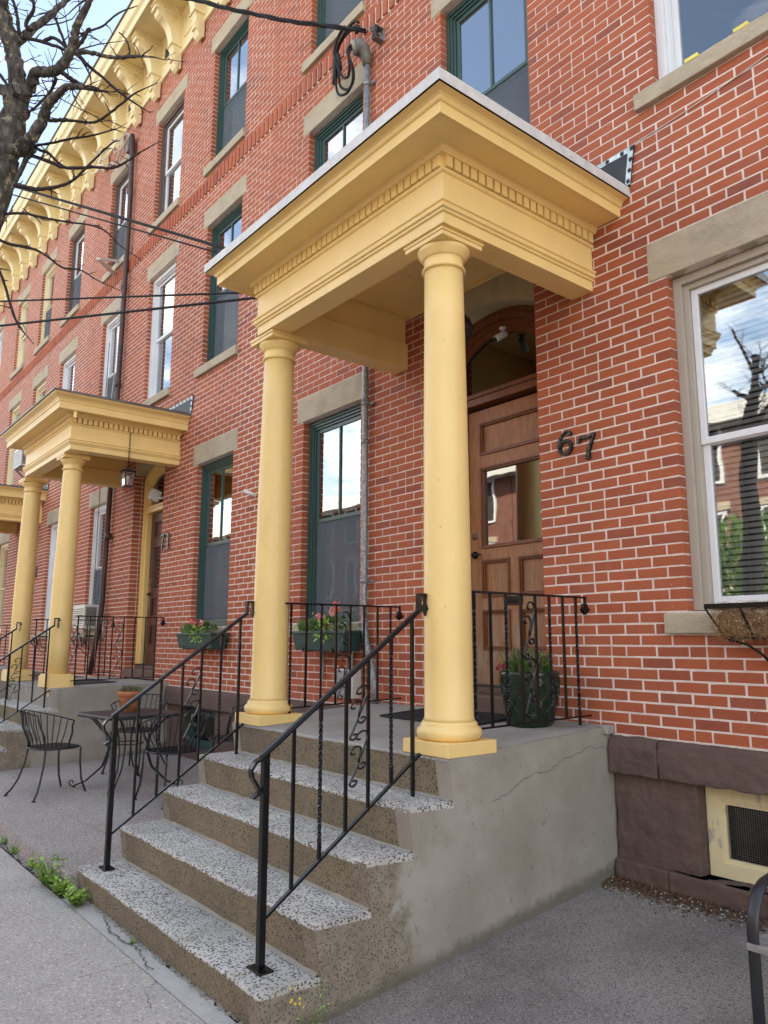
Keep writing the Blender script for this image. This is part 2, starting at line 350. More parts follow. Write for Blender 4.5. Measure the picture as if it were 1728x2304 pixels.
M['strip']=groundmat('curb_strip_concrete',(.47,.45,.41),(.2,.19,.17),(.62,.6,.55),90,.64,.68,(.3,.29,.26),.5)
M['asphalt']=groundmat('asphalt',(.06,.06,.062),(.03,.03,.03),(.13,.13,.13),160,.6,.64,(.045,.045,.045))
M['bark']=None
def barkmat():
    m,nt,p=newmat('bark');P=pos(nt)
    n=noise(nt,34,8,.7,mapv(nt,P,(1,1,.5)));col=ramp(nt,n,[(.36,(.022,.018,.015)),(.52,(.085,.073,.062)),(.68,(.21,.19,.165))])
    li=ramp(nt,noise(nt,26,5,.7,mapv(nt,P,(1,1,1),(3,1,2))),[(.57,0),(.61,.85)]);col=mixc(nt,li,col,(.34,.29,.16))
    lk(nt,col,p.inputs['Base Color']);p.inputs['Roughness'].default_value=.95;bump(nt,p,n,.9,.012);return m
M['bark']=barkmat()
M['twig']=simple('twig_bark',(.035,.022,.02),.8,.3,40)
# glass: real pane that both reflects the street and lets the room show
def glassmat(name,tint=(1,1,1),base=.10,rough=.012,ripple=.05):
    m=bpy.data.materials.new(name);m.use_nodes=True;nt=m.node_tree;nt.nodes.clear()
    out=nt.nodes.new('ShaderNodeOutputMaterial');mx=nt.nodes.new('ShaderNodeMixShader');tr=nt.nodes.new('ShaderNodeBsdfTransparent');gl=nt.nodes.new('ShaderNodeBsdfGlossy')
    tr.inputs[0].default_value=(*tint,1);gl.inputs['Roughness'].default_value=rough;gl.inputs[0].default_value=(.92,.96,1,1)
    fr=nt.nodes.new('ShaderNodeFresnel');fr.inputs['IOR'].default_value=1.75
    ad=nt.nodes.new('ShaderNodeMath');ad.operation='MULTIPLY_ADD';lk(nt,fr.outputs[0],ad.inputs[0]);ad.inputs[1].default_value=1.5;ad.inputs[2].default_value=base;ad.use_clamp=True
    P=pos(nt);b=nt.nodes.new('ShaderNodeBump');b.inputs['Strength'].default_value=ripple;b.inputs['Distance'].default_value=.02;lk(nt,noise(nt,2.2,2,.5,P),b.inputs['Height'])
    lk(nt,b.outputs[0],gl.inputs['Normal'])
    lk(nt,ad.outputs[0],mx.inputs[0]);lk(nt,tr.outputs[0],mx.inputs[1]);lk(nt,gl.outputs[0],mx.inputs[2]);lk(nt,mx.outputs[0],out.inputs[0]);return m
M['glass']=glassmat('window_glass',(.72,.78,.80),.24)
M['glassn']=glassmat('near_window_glass',(.85,.88,.88),.05)
M['glassm']=glassmat('upper_blind_glass',(.80,.86,.9),.10)
M['glassd']=glassmat('dark_transom_glass',(.35,.36,.30),.02)
M['glassb']=glassmat('mirrorlike_glass',(.5,.55,.6),.16)
M['screen']=None
def screenmat():
    m=bpy.data.materials.new('insect_screen');m.use_nodes=True;nt=m.node_tree;nt.nodes.clear()
    out=nt.nodes.new('ShaderNodeOutputMaterial');mx=nt.nodes.new('ShaderNodeMixShader');tr=nt.nodes.new('ShaderNodeBsdfTransparent');d=nt.nodes.new('ShaderNodeBsdfDiffuse')
    d.inputs[0].default_value=(.15,.175,.20,1);mx.inputs[0].default_value=.55
    lk(nt,tr.outputs[0],mx.inputs[1]);lk(nt,d.outputs[0],mx.inputs[2]);lk(nt,mx.outputs[0],out.inputs[0]);return m
M['screen']=screenmat()

# ---------------- setting: ground ----------------
def sheet(name,pts,mat,kind='structure',parent=None,sub=0):
    b=MB();b.add(pts,[tuple(range(len(pts)))]);o=b.build(name,mat,parent,fix=False);tag(o,kind=kind) if not parent else None;return o
sheet('ground',[(-150,-150,-2.1),(150,-150,-2.1),(150,150,-2.1),(-150,150,-2.1)],M['asphalt'])
sheet('road',[(-70,-13.6,-1.93),(60,-13.6,-1.93),(60,-5.75,-1.93),(-70,-5.75,-1.93)],M['asphalt'])
b=MB();b.box(-70,60,-5.75,-5.60,-2.05,-1.80);tag(b.build('kerb',M['strip'],bevel=.01),kind='structure')
b=MB();b.box(-70,60,-5.60,-2.40,-2.05,-1.792);o=b.build('sidewalk',M['strip']);tag(o,kind='structure');side=o
def zs(y): return -1.752-.012*(-2.53-y)*1.0
i=0
for row,(ya,yb) in enumerate(((-4.02,-2.535),(-5.59,-4.028))):
    x=-.58-1.56*26
    while x<12:
        if row==0 or x>-30:
            b=MB();za,zb=zs(ya)-.0,zs(yb)
            x0,x1=x+.004,x+1.556
            b.add([(x0,ya,za-.1),(x1,ya,za-.1),(x1,yb,zb-.1),(x0,yb,zb-.1),(x0,ya,za),(x1,ya,za),(x1,yb,zb),(x0,yb,zb)],[(0,3,2,1),(4,5,6,7),(0,1,5,4),(1,2,6,5),(2,3,7,6),(3,0,4,7)])
            b.build('paving_slab',M['slab'],side,bevel=.004)
        x+=1.56
rr=random.Random(4)
# narrow strip between slabs and stoop, broken edge
for (xa,xb) in ((-1.86,1.2),(1.2,9)):
    b=MB();xs=xa;top=[];bot=[]
    while xs<xb:
        top.append((xs,-2.43+rr.uniform(-.012,.010)));xs+=rr.uniform(.03,.10)
    top.append((xb,-2.43))
    vs=[(x,-2.53,-1.757) for x,_ in top]+[(x,y,-1.748) for x,y in top]+[(x,y,-1.80) for x,y in top];n=len(top)
    b.add(vs,[(i,i+1,n+i+1,n+i) for i in range(n-1)]+[(n+i,n+i+1,2*n+i+1,2*n+i) for i in range(n-1)])
    b.build('curb_strip',M['strip'],side,fix=False)
def patio(name,x0,x1,z_wall,z_edge,ye,mat):
    b=MB();n=40
    xs=[x0+(x1-x0)*i/n for i in range(n+1)];ys=[0.15,-.8,-1.6,ye]
    rr2=random.Random(int(x0*10)+99)
    vs=[];
    for j,y in enumerate(ys):
        t=(y)/(ye)
        for x in xs: vs.append((x,y+(rr2.uniform(-.012,.012) if j==3 else 0),z_wall+(z_edge-z_wall)*t))
    for x in xs: vs.append((x,ye-.015,z_edge-.13))
    m=n+1
    b.add(vs,[(j*m+i,j*m+i+1,(j+1)*m+i+1,(j+1)*m+i) for j in range(4) for i in range(n)])
    for xx in (x0,x1): b.add([(xx,-1.2,z_edge-.13),(xx,ye-.012,z_edge-.13),(xx,ye+.006,z_edge+.001),(xx,-1.2,z_edge+.02)],[(0,1,2,3)])
    return tag(b.build(name,mat,fix=True),kind='structure')
patio('patio',-6.2,-1.80,-1.548,-1.622,-2.49,M['patio'])
patio('patio',.40,3.4,-1.556,-1.80,-2.44,M['patio_r'])
patio('patio',3.4,9.4,-1.556,-1.80,-2.44,M['patio_r'])
patio('patio',-12.9,-8.4,-1.555,-1.645,-2.465,M['patio'])
patio('patio',-19.6,-15.1,-1.555,-1.645,-2.465,M['patio'])

# ---------------- the brick row ----------------
PC=.0667; L=.2087
H67=(-3.87,2.79)
def house_open(dx):
    o=[]
    A,Bc,Cc=-2.60+dx,-.47+dx,1.54+dx
    return A,Bc,Cc
def addwin(lst,cx,x0,x1,z0,z1): lst.append((x0,x1,z0,z1))
def zc(k): return k*PC
brick_variants=[]
def brick_variant(i):
    r=random.Random(i);b=MB()
    # unit brick with worn arrises, 1x1x1, front at y=0
    c=.014;e=.03
    def q(v,a): return v+r.uniform(-a,a)
    vs=[(q(c,.006),q(.0,.01),q(e,.02)),(q(1-c,.006),q(0,.01),q(e,.02)),(q(1-c,.006),q(0,.01),q(1-e,.02)),(q(c,.006),q(0,.01),q(1-e,.02)),
        (q(0,.008),.03,q(0,.03)),(q(1,.008),.03,q(0,.03)),(q(1,.008),.03,q(1,.03)),(q(0,.008),.03,q(1,.03)),(0,1,0),(1,1,0),(1,1,1),(0,1,1)]
    fs=[(0,1,2,3),(4,5,1,0),(5,6,2,1),(6,7,3,2),(7,4,0,3),(8,9,5,4),(9,10,6,5),(10,11,7,6),(11,8,4,7)]
    b.add(vs,fs);me=b.mesh('brick');me.materials.append(M['brick']);return me
BV=[brick_variant(i) for i in range(10)]
J=.0100
def sight(x,z):
    d=Vector((x,0,z))-CAM;f=d.dot(Fv)
    if f<=0: return 0
    px=864+fpx*d.dot(Rv)/f;py=1152-fpx*d.dot(Uv)/f
    if -10<px<1740 and -10<py<2315: return 1/f
    return 0
def lay(x0,x1,openings,k0,k1,rows_skip,rnd,phase=0,J=.0100):
    """openings: (x0,x1,z0,z1,kind). returns bricks (xa,xb,z,edge)"""
    out=[]
    for k in range(k0,k1):
        z=k*PC;zm=z+PC/2
        if rows_skip(k): continue
        iv=[(x0,x1)]
        for (a,b_,c,d) in openings:
            if c<zm<d:
                nv=[]
                for (s,t) in iv:
                    if b_<=s or a>=t: nv.append((s,t));continue
                    if a>s: nv.append((s,a))
                    if b_<t: nv.append((b_,t))
                iv=nv
        special=(k%7==3)
        for (s,t) in iv:
            if special: base=[1,1,.5,.5]
            else: base=[1]
            off=(0 if k%2==0 else .5)*L
            # walk pattern from far left
            x=-24.0*1 - off; i=0
            n=int((s-x)/L)
            x+= n*L
            if special: x=math.floor((s+off)/(3*L))*3*L-off; i=0
            cur=[]
            while x<t-1e-6:
                wd=base[i%len(base)]*L;i+=1
                a=max(x,s);e=min(x+wd,t)
                if e-a>1e-4: cur.append([a,e])
                x+=wd
            # merge slivers
            c2=[]
            for q in cur:
                if c2 and (q[1]-q[0]<.045 or c2[-1][1]-c2[-1][0]<.045) : c2[-1][1]=q[1]
                else: c2.append(q)
            for a,e in c2:
                out.append((a+(0 if abs(a-s)<1e-4 else J/2),e-(0 if abs(e-t)<1e-4 else J/2),z+J/2,PC-J))
    return out
def wall_sheet(x0,x1,z0,z1,ops,y,mat,parent,name='wall',depth=.12):
    xs=sorted({x0,x1}|{v for o in ops for v in o[:2] if x0<v<x1});zz=sorted({z0,z1}|{v for o in ops for v in o[2:4] if z0<v<z1})
    b=MB()
    for i in range(len(xs)-1):
        for j in range(len(zz)-1):
            cx,cz=(xs[i]+xs[i+1])/2,(zz[j]+zz[j+1])/2
            if any(o[0]<cx<o[1] and o[2]<cz<o[3] for o in ops): continue
            b.add([(xs[i],y,zz[j]),(xs[i+1],y,zz[j]),(xs[i+1],y,zz[j+1]),(xs[i],y,zz[j+1])],[(0,1,2,3)])
    for o in ops:
        a,c,e,f=max(o[0],x0),min(o[1],x1),max(o[2],z0),min(o[3],z1)
        if a>=c or e>=f: continue
        d=o[4] if len(o)>4 else depth
        b.add([(a,y,e),(c,y,e),(c,y,f),(a,y,f),(a,d,e),(c,d,e),(c,d,f),(a,d,f)],[(0,4,5,1),(1,5,6,2),(2,6,7,3),(3,7,4,0)])
    return b.build(name,mat,parent,fix=False)

STY={}
def window(parent,x0,x1,z0,z1,style,near=False,hd=.07,inside='curtain'):
    """casing mesh is the window; sashes, muntin, panes and blinds are its sub-parts"""
    mc={'green':'green','white':'white','tanwhite':'tan','brownwhite':'brownpaint','cream':'pale','black':'brownpaint'}[style]
    ms={'green':'green','white':'white','tanwhite':'white','brownwhite':'white','cream':'pale'}[style]
    b=MB()
    if style=='green':
        b.frame(x0,x1,z0,z1,.034,hd,.2);b.frame(x0+.034,x1-.034,z0+.034,z1-.034,.026,hd+.014,.2);b.frame(x0+.060,x1-.060,z0+.06,z1-.06,.024,hd+.030,.2)
        a=.084
    elif style in('tanwhite','brownwhite'):
        b.frame(x0,x1,z0,z1,.052,hd-.005,.2,wb=.01);b.frame(x0+.052,x1-.052,z0+.01,z1-.052,.035,hd+.022,.2,wb=.02)
        a=.087
    else:
        b.frame(x0,x1,z0,z1,.060,hd-.01,.2,wb=.02);b.frame(x0+.06,x1-.06,z0+.02,z1-.06,.022,hd+.012,.2)
        a=.082
    w_=b.build('window',M[mc],parent,bevel=.002 if near else 0,seg=1)
    xa,xb=x0+a,x1-a;za,zb=z0+(.02 if style=='tanwhite' else .045),z1-a;zm=za+(zb-za)*.5
    yu,yl=hd+.045,hd+.075
    u=MB();u.frame(xa,xb,zm-.012,zb,.042,yu,yu+.03);
    if near: u.frame(xa-.012,xa+.0,zm,zb,.012,yu-.008,yu)
    u.build('upper_sash',M[ms],w_,bevel=.003 if near else 0,seg=1)
    l=MB();l.frame(xa,xb,za,zm+.022,.042,yl-.012,yl+.03,wb=.06);l.build('lower_sash',M[ms],w_,bevel=.003 if near else 0,seg=1)
    if style=='green':
        q=MB();cx=(xa+xb)/2;q.box(cx-.010,cx+.010,yu-.003,yu+.033,zm+.03,zb-.042);q.build('muntin',M[ms],w_)
    g=MB();g.box(xa+.03,xb-.03,yu+.012,yu+.017,zm+.01,zb-.03);g.build('pane',M['glassn' if style=='tanwhite' else 'glassm' if inside=='blinds' else 'glass'],w_)
    g=MB();g.box(xa+.03,xb-.03,yl+.006,yl+.011,za+.04,zm);g.build('pane',M['glassn' if style=='tanwhite' else 'glassm' if inside=='blinds' else 'glass'],w_)
    if style=='green' or inside=='screen':
        s=MB();s.box(xa+.012,xb-.012,yl-.024,yl-.022,za+.01,zm+.012);s.build('insect_screen',M['screen'],w_)
        s=MB();s.frame(xa,xb,za,zm+.012,.018,yl-.032,yl-.016);s.build('screen_frame',M[ms] if style=='green' else M['grey_metal'],w_)
    yb=yl+.042
    if inside=='blinds' or inside=='screen' and style!='green':
        s=MB();z=za+.02
        while z<zb-.02:
            s.add([(xa+.012,yb,z),(xb-.012,yb,z),(xb-.012,yb+.014,z+.023),(xa+.012,yb+.014,z+.023)],[(0,1,2,3)]);s.add([(xa+.012,yb,z-.003),(xb-.012,yb,z-.003),(xb-.012,yb,z),(xa+.012,yb,z)],[(0,1,2,3)]);z+=.036
        tag(s.build('blind_slats',M['blind'],w_,fix=False),kind='stuff')
        s=MB()
        for fx in(.25,.75): s.box(xa+(xb-xa)*fx-.001,xa+(xb-xa)*fx+.001,yb-.002,yb,za,zb)
        s.build('blind_cord',M['blind'],w_)
    else:
        n=24;s=MB();vs=[];wd=(xb-xa)
        for side_ in (0,1):
            base=len(vs);vs=[]
            for i in range(n+1):
                x=xa+(wd*.40)*i/n if side_==0 else xb-(wd*.34)*i/n
                y=yb+.03+.018*math.sin(i*1.9+side_)
                vs+= [(x,y,za),(x,y,zb)]
            s.add(vs,[(2*i,2*i+2,2*i+3,2*i+1) for i in range(n)],True)
        s.build('curtain',M['curtain'],w_,fix=False)
    return w_

def house(dx,label,styles,stuffonly=False,n_ind=300,hx=None,seed=1):
    x0,x1=(H67[0]+dx,H67[1]+dx) if hx is None else hx
    h=thing('brick_house',label,'house',((x0+x1)/2,0,-1.55))
    inv=(-(x0+x1)/2,0,1.55)
    A,B,C=-2.60+dx,-.47+dx,1.54+dx
    wx={'A':(A-.49,A+.495),'B':(B-.49,B+.49),'C':(C-.49,C+.49)}
    ops=[];lin=[];sil=[];wins=[]
    for key,(a,c) in wx.items():
        for fl,(za,zb) in enumerate(((0,31),(51,81),(95,122))):
            if fl==0 and key=='B': continue
            wins.append((key,fl,a,c,za*PC,zb*PC))
            ops.append((a,c,za*PC,zb*PC))
            lin.append((a-.125,c+.10,zb*PC,(zb+4)*PC));sil.append((a-.135,c+.04,(za-2)*PC,za*PC))
    door=(-1.11+dx,0+dx,-11*PC,2.69);ops_door=(*door,.30)
    allops=ops+[ops_door]+[q for q in lin]+[q for q in sil]
    band=(89,92)
    ZT=9.0
    par=h
    def put(o): o.parent=h;o.matrix_parent_inverse=Matrix.Translation(inv);return o
    wall=put(wall_sheet(x0,x1,-11*PC,ZT,[(o[0]-.0035,o[1]+.0035,o[2]-.0035,o[3]+.0035)+tuple(o[4:]) for o in ops+[ops_door]],.0014,M['mortar'],None))
    rnd=random.Random(seed)
    br=lay(x0,x1,[o[:4] for o in allops],-11,134,lambda k: band[0]<=k<band[1],rnd,0,.0100 if dx==0 else .0120 if dx>-7 and dx<0 else .0150)
    # soldier band: proud upright bricks with a slot beside each
    sold=[];x=math.ceil(x0/ (L/2))*(L/2)
    while x<x1-.002:
        sold.append((x,x+.066,band[0]*PC+.004,(band[1]-band[0])*PC-.008));x+=L/2
    scored=[]
    if not stuffonly:
        for i,(a,e,z,hh) in enumerate(br):
            s=sight((a+e)/2,z)
            # hidden behind portico cheek etc. is acceptable
            scored.append((s*(e-a),i))
        scored.sort(reverse=True);ind={i for s,i in scored[:n_ind]}
    else: ind=set()
    st=MB()
    for i,(a,e,z,hh) in enumerate(br):
        yj=rnd.uniform(-.0012,.0004)
        if i in ind:
            o=bpy.data.objects.new('brick',BV[rnd.randrange(10)]);COL.objects.link(o);o.parent=wall
            o.matrix_parent_inverse=Matrix.Identity(4)
            o.location=(a,yj,z+rnd.uniform(-.0007,.0007));o.scale=(e-a,.11,hh)
        else:
            r=rnd.random()*.999+.001;dz=rnd.uniform(-.0007,.0007)
            jq=lambda: rnd.uniform(-.0011,.0011)
            z_=z+dz;v=[(a,yj,z_+jq()),(e,yj,z_+jq()),(e,.11,z_),(a,.11,z_),(a,yj,z_+hh+jq()),(e,yj,z_+hh+jq()),(e,.11,z_+hh),(a,.11,z_+hh)]
            st.add(v,[(0,3,2,1),(4,5,6,7),(0,1,5,4),(1,2,6,5),(3,0,4,7)],False,r)
    for (a,e,z,hh) in sold:
        st.box(a,e,-.016,.05,z,z+hh,rnd.random(),skip=('k',));st.box(e+.009,a+L/2-.006,.012,.05,z,z+hh,rnd.random()*.5,skip=('k',))
    # reveal of the door: return bricks
    for k in range(-8,40):
        z=k*PC+J/2
        for (xx,s) in ((door[0],-1),(door[1],1)):
            y=.11+J if k%2 else .11+J
            xs_=(xx-.0015,xx+.1) if s>0 else (xx-.1,xx+.0015)
            st.box(xs_[0],xs_[1],.11+J,.30,z,z+PC-J,rnd.random(),skip=('k',))
    o=put(tag(st.build('brickwork',M['brick_s'],None,fix=False),kind='stuff'))
    for (a,c,za,zb) in lin:
        b=MB();b.box(a+.004,c-.004,-.007,.10,za+.004,zb-.004);put(b.build('lintel',M['sand'],bevel=.006))
    for (a,c,za,zb) in sil:
        b=MB();b.prismx([(-.045,za+.004),(-.045,zb-.014),(.10,zb+.004),(.10,za+.004)],a+.004,c-.004);put(b.build('sill',M['sand'],bevel=.006))
    for (key,fl,a,c,za,zb) in wins:
        sty,ins=styles.get(key+str(fl),('white','curtain'))
        w_=window(None,a,c,za+.003,zb-.003,sty,near=(dx==0),inside=ins);put(w_)
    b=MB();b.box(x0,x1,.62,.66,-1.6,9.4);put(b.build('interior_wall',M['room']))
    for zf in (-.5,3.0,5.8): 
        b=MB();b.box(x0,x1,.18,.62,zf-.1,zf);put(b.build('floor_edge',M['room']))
    b=MB();b.box(x0,x1,-.35,10.2,9.70,9.78);b.box(x0,x1,10.0,10.2,-1.8,9.70);put(b.build('roof',M['darkedge']))
    b=MB();b.box(x0,x0+.1,.66,10,-1.8,9.7);put(b.build('party_wall',M['brick_s']))
    return h,put
def styles_(**k): return {kk:tuple(v.split()) for kk,v in k.items()}
S67=styles_(A0='green curtain',C0='tanwhite blinds',A1='green curtain',B1='green curtain',C1='white blinds',A2='green curtain',B2='green curtain',C2='white blinds')
S71=styles_(A0='white screen',C0='green curtain',A1='white screen',B1='white blinds',C1='green curtain',A2='brownwhite screen',B2='brownwhite curtain',C2='green curtain')
S75=styles_(A0='cream curtain',C0='white curtain',A1='cream curtain',B1='cream curtain',C1='white curtain',A2='cream curtain',B2='cream screen',C2='brownwhite screen')
S79=styles_()
h67,put67=house(0,'red brick row house numbered 67 with green window frames and wooden door','',hx=None,seed=3) if False else house(0,'red brick row house numbered 67 with green window frames and wooden door',S67,seed=3)
h71,put71=house(-6.66,'red brick row house numbered 71 with black lantern at its yellow door',S71,seed=5)
h75,put75=house(-13.32,'brick row house beyond number 71 with cream painted window frames',S75,True,seed=7)
h79,put79=house(-19.98,'farthest brick row house at the left edge of the photo',S79,True,seed=9)
h63,put63=house(6.66,'brick row house past the right edge of the photo, next to number 67',S79,True,seed=11)

# brownstone base: water table, panel, plinth course, as separate stones
def base_run(put,x0,x1,joints,winx=None,seed=1,frame='cream'):
    rnd=random.Random(seed);xs=[x0]+joints+[x1]
    for a,c in zip(xs,xs[1:]):
        b=MB();d=rnd.uniform(-.004,.004)
        b.prismx([(-.055+d,-.955),(-.060+d,-.80),(-.05,-.752),(-.03,-.744),(-.004,-.7405),(.10,-.738),(.10,-.955)],a+.003,c-.003);put(b.build('water_table_stone',M['brown'],bevel=.008))
    b=MB();b.box(x0,x1,-.0045,.09,-.7402,-.729);put(b.build('mortar_bed',M['mortar']))
    segs=[(x0,x1)]
    if winx: segs=[(x0,winx[0]),(winx[1],x1)]
    for a,c in segs:
        if c-a<.02: continue
        n=max(1,round((c-a)/1.4))
        for i in range(n):
            b=MB();b.box(a+(c-a)*i/n+.002,a+(c-a)*(i+1)/n-.002,-.004,.14,-1.50,-.945);put(b.build('basement_stone',M['brown'],bevel=.01))
    n=max(1,round((x1-x0)/1.2));js=[x0]+[x0+(x1-x0)*i/n+rnd.uniform(-.1,.1) for i in range(1,n)]+[x1]
    if x0>0: js=[x0,.855,x1]
    for a,c in zip(js,js[1:]):
        b=MB();b.box(a+.003,c-.003,-.05+rnd.uniform(-.004,.004),.14,-1.80,-1.447);put(b.build('base_course_stone',M['brown'],bevel=.012))
base_run(put67,.50,2.79,[.83,1.85],(1.035,2.02),1)
b=MB();b.box(.50,2.79,-.030,.084,-1.62,-1.462);put67(b.build('base_backing_fill',M['brown']))  # backing fill added behind the base course to close a black gap
base_run(put67,-3.87,-1.80,[-2.7],(-3.05,-2.2),2)
base_run(put63,2.79,9.45,[4.0,5.4,7.1,8.3],None,8)
base_run(put71,-6.19,-3.87,[-5.1],(-5.72,-4.85),3)
base_run(put71,-10.53,-8.45,[-9.5],None,4)
base_run(put75,-12.85,-10.53,[-11.6],None,5)
base_run(put75,-17.19,-15.1,[-16.2],None,6)
base_run(put79,-19.5,-17.19,[-18.2],None,7)
def base_window(put,x0,x1,mat,mesh=True):
    b=MB();b.frame(x0,x1,-1.475,-.950,.085,.085,.13,wb=.108,wt=.093);f=put(b.build('basement_window',mat,bevel=.003))
    b=MB();b.frame(x0+.075,x1-.075,-1.377,-1.033,.030,.097,.125);q=b.build('inner_frame',mat,f,bevel=.002)
    b=MB();b.box(x0+.09,x1-.09,.16,.165,-1.38,-1.03);b.build('pane',M['lens'],f)
    if mesh:
        s=MB();x=x0+.105
        while x<x1-.1: s.box(x-.0005,x+.0005,.108,.1094,-1.35,-1.06);x+=.0127
        z=-1.345
        while z<-1.06: s.box(x0+.105,x1-.105,.1095,.111,z-.0005,z+.0005);z+=.0127
        tag(s.build('wire_mesh',M['grey_metal'],f,fix=False),kind='stuff')
base_window(put67,1.035,2.02,M['cream'])
base_window(put67,-3.05,-2.2,M['green'],False)
base_window(put71,-5.72,-4.85,M['green'],False)

tx_=bpy.data.textures.new('stone_relief','CLOUDS');tx_.noise_scale=.11;tx_.noise_depth=5
for o in list(bpy.data.objects):
    if o.name.split('.')[0] in('water_table_stone','basement_stone','base_course_stone','sill','lintel') and o.parent==h67:
        xs_=[v.co.x for v in o.data.vertices]
        if max(xs_)<.4 and o.name.split('.')[0] not in('sill',): continue
        big=o.name.split('.')[0] not in('sill','lintel')
        a=o.modifiers.new('split','SUBSURF');a.subdivision_type='SIMPLE';a.levels=a.render_levels=6 if big else 5
        d=o.modifiers.new('relief','DISPLACE');d.texture=tx_;d.texture_coords='GLOBAL';d.strength=.026 if big else .010;d.mid_level=.5
# cornice along the top: one per house, with brackets
def cornice(put,x0,x1,first,vents=True):
    b=MB()
    prof=[(.0,8.845),(-.035,8.85),(-.05,8.90),(-.03,8.93),(-.02,8.99),(-.02,9.50),(-.05,9.54),(-.05,9.60),(-.52,9.60),(-.52,9.56),(-.545,9.56),(-.56,9.66),(-.60,9.70),(-.63,9.80),(-.63,9.86),(.1,9.86),(.1,8.845)]
    b.prismx(prof,x0,x1);c=put(b.build('cornice',M['corn']))
    b=MB();b.box(x0,x1,-.655,.1,9.861,9.885);b.build('roof_edge',M['darkedge'],c).matrix_parent_inverse=Matrix.Identity(4)
    x=first;k=0
    proto=None
    while x<x1-.1:
        if x>x0+.02:
            if proto is None:
                q=MB();w=.075
                # scroll side outline (y,z)
                pts=[(-.02,9.60),(-.47,9.60),(-.485,9.54),(-.455,9.50),(-.43,9.49),(-.44,9.42),(-.415,9.36),(-.37,9.33)]
                for a in range(0,9):
                    t=math.pi*.5*a/8;pts.append((-.37+.20*math.sin(t)*.9,9.33-.30*(1-math.cos(t))-.03*math.sin(t)))
                pts+=[(-.165,8.99),(-.18,8.93),(-.15,8.88),(-.16,8.80),(-.13,8.77),(-.135,8.66),(-.10,8.60),(-.06,8.57),(-.02,8.60)]
                q.prismx(pts,-w,w);q.box(-w-.03,w+.03,-.50,-.02,9.545,9.598);q.box(-w-.018,w+.018,-.485,-.02,9.515,9.545)
                q.box(-w-.02,w+.02,-.20,-.02,8.955,8.985);q.box(-w+.02,w-.02,-.165,-.02,8.70,8.76)
                q.box(-w-.015,w+.015,-.475,-.42,9.43,9.49)
                # fan relief on both cheeks
                for s in(-1,1):
                    for a in range(7):
                        t=math.pi*(.52+.075*a);c0=Vector((s*(w+.001),-.13,9.46));c1=c0+Vector((0,math.cos(t)*.0-.20*math.sin(math.pi*.075*a+.1),-.20*math.cos(math.pi*.075*a+.1)))
                        q.bar(c0,c1,.006,.012,up=(1,0,0))
                proto=q.mesh('bracket');
                import bmesh as bm_
                bb=bm_.new();bb.from_mesh(proto);bm_.ops.recalc_face_normals(bb,faces=bb.faces);bb.to_mesh(proto);bb.free()
                proto.materials.append(M['corn'])
            o=bpy.data.objects.new('bracket',proto);COL.objects.link(o);o.parent=c;o.location=(x,0,0)
            k+=1
            if vents and k%2==0:
                v=MB();v.frame(x+.18,x+.60,9.12,9.42,.03,-.038,-.02);v.box(x+.21,x+.57,-.0235,-.0205,9.15,9.39);
                vv=v.build('vent_frame',M['corn'],c)
                v=MB();v.box(x+.22,x+.56,-.0265,-.0245,9.16,9.38);v.build('vent_opening',M['room'],c)
            else:
                v=MB();v.frame(x+.17,x+.63,9.08,9.44,.02,-.034,-.02);v.build('frieze_panel',M['corn'],c)
        x+=.81
for put,xx in((put63,(2.79,9.45)),(put67,(-3.87,2.79)),(put71,(-10.53,-3.87)),(put75,(-17.19,-10.53)),(put79,(-23.85,-17.19))):
    f=-6.05-.81*30
    while f<xx[0]+.02: f+=.81
    cornice(put,xx[0],xx[1],f)
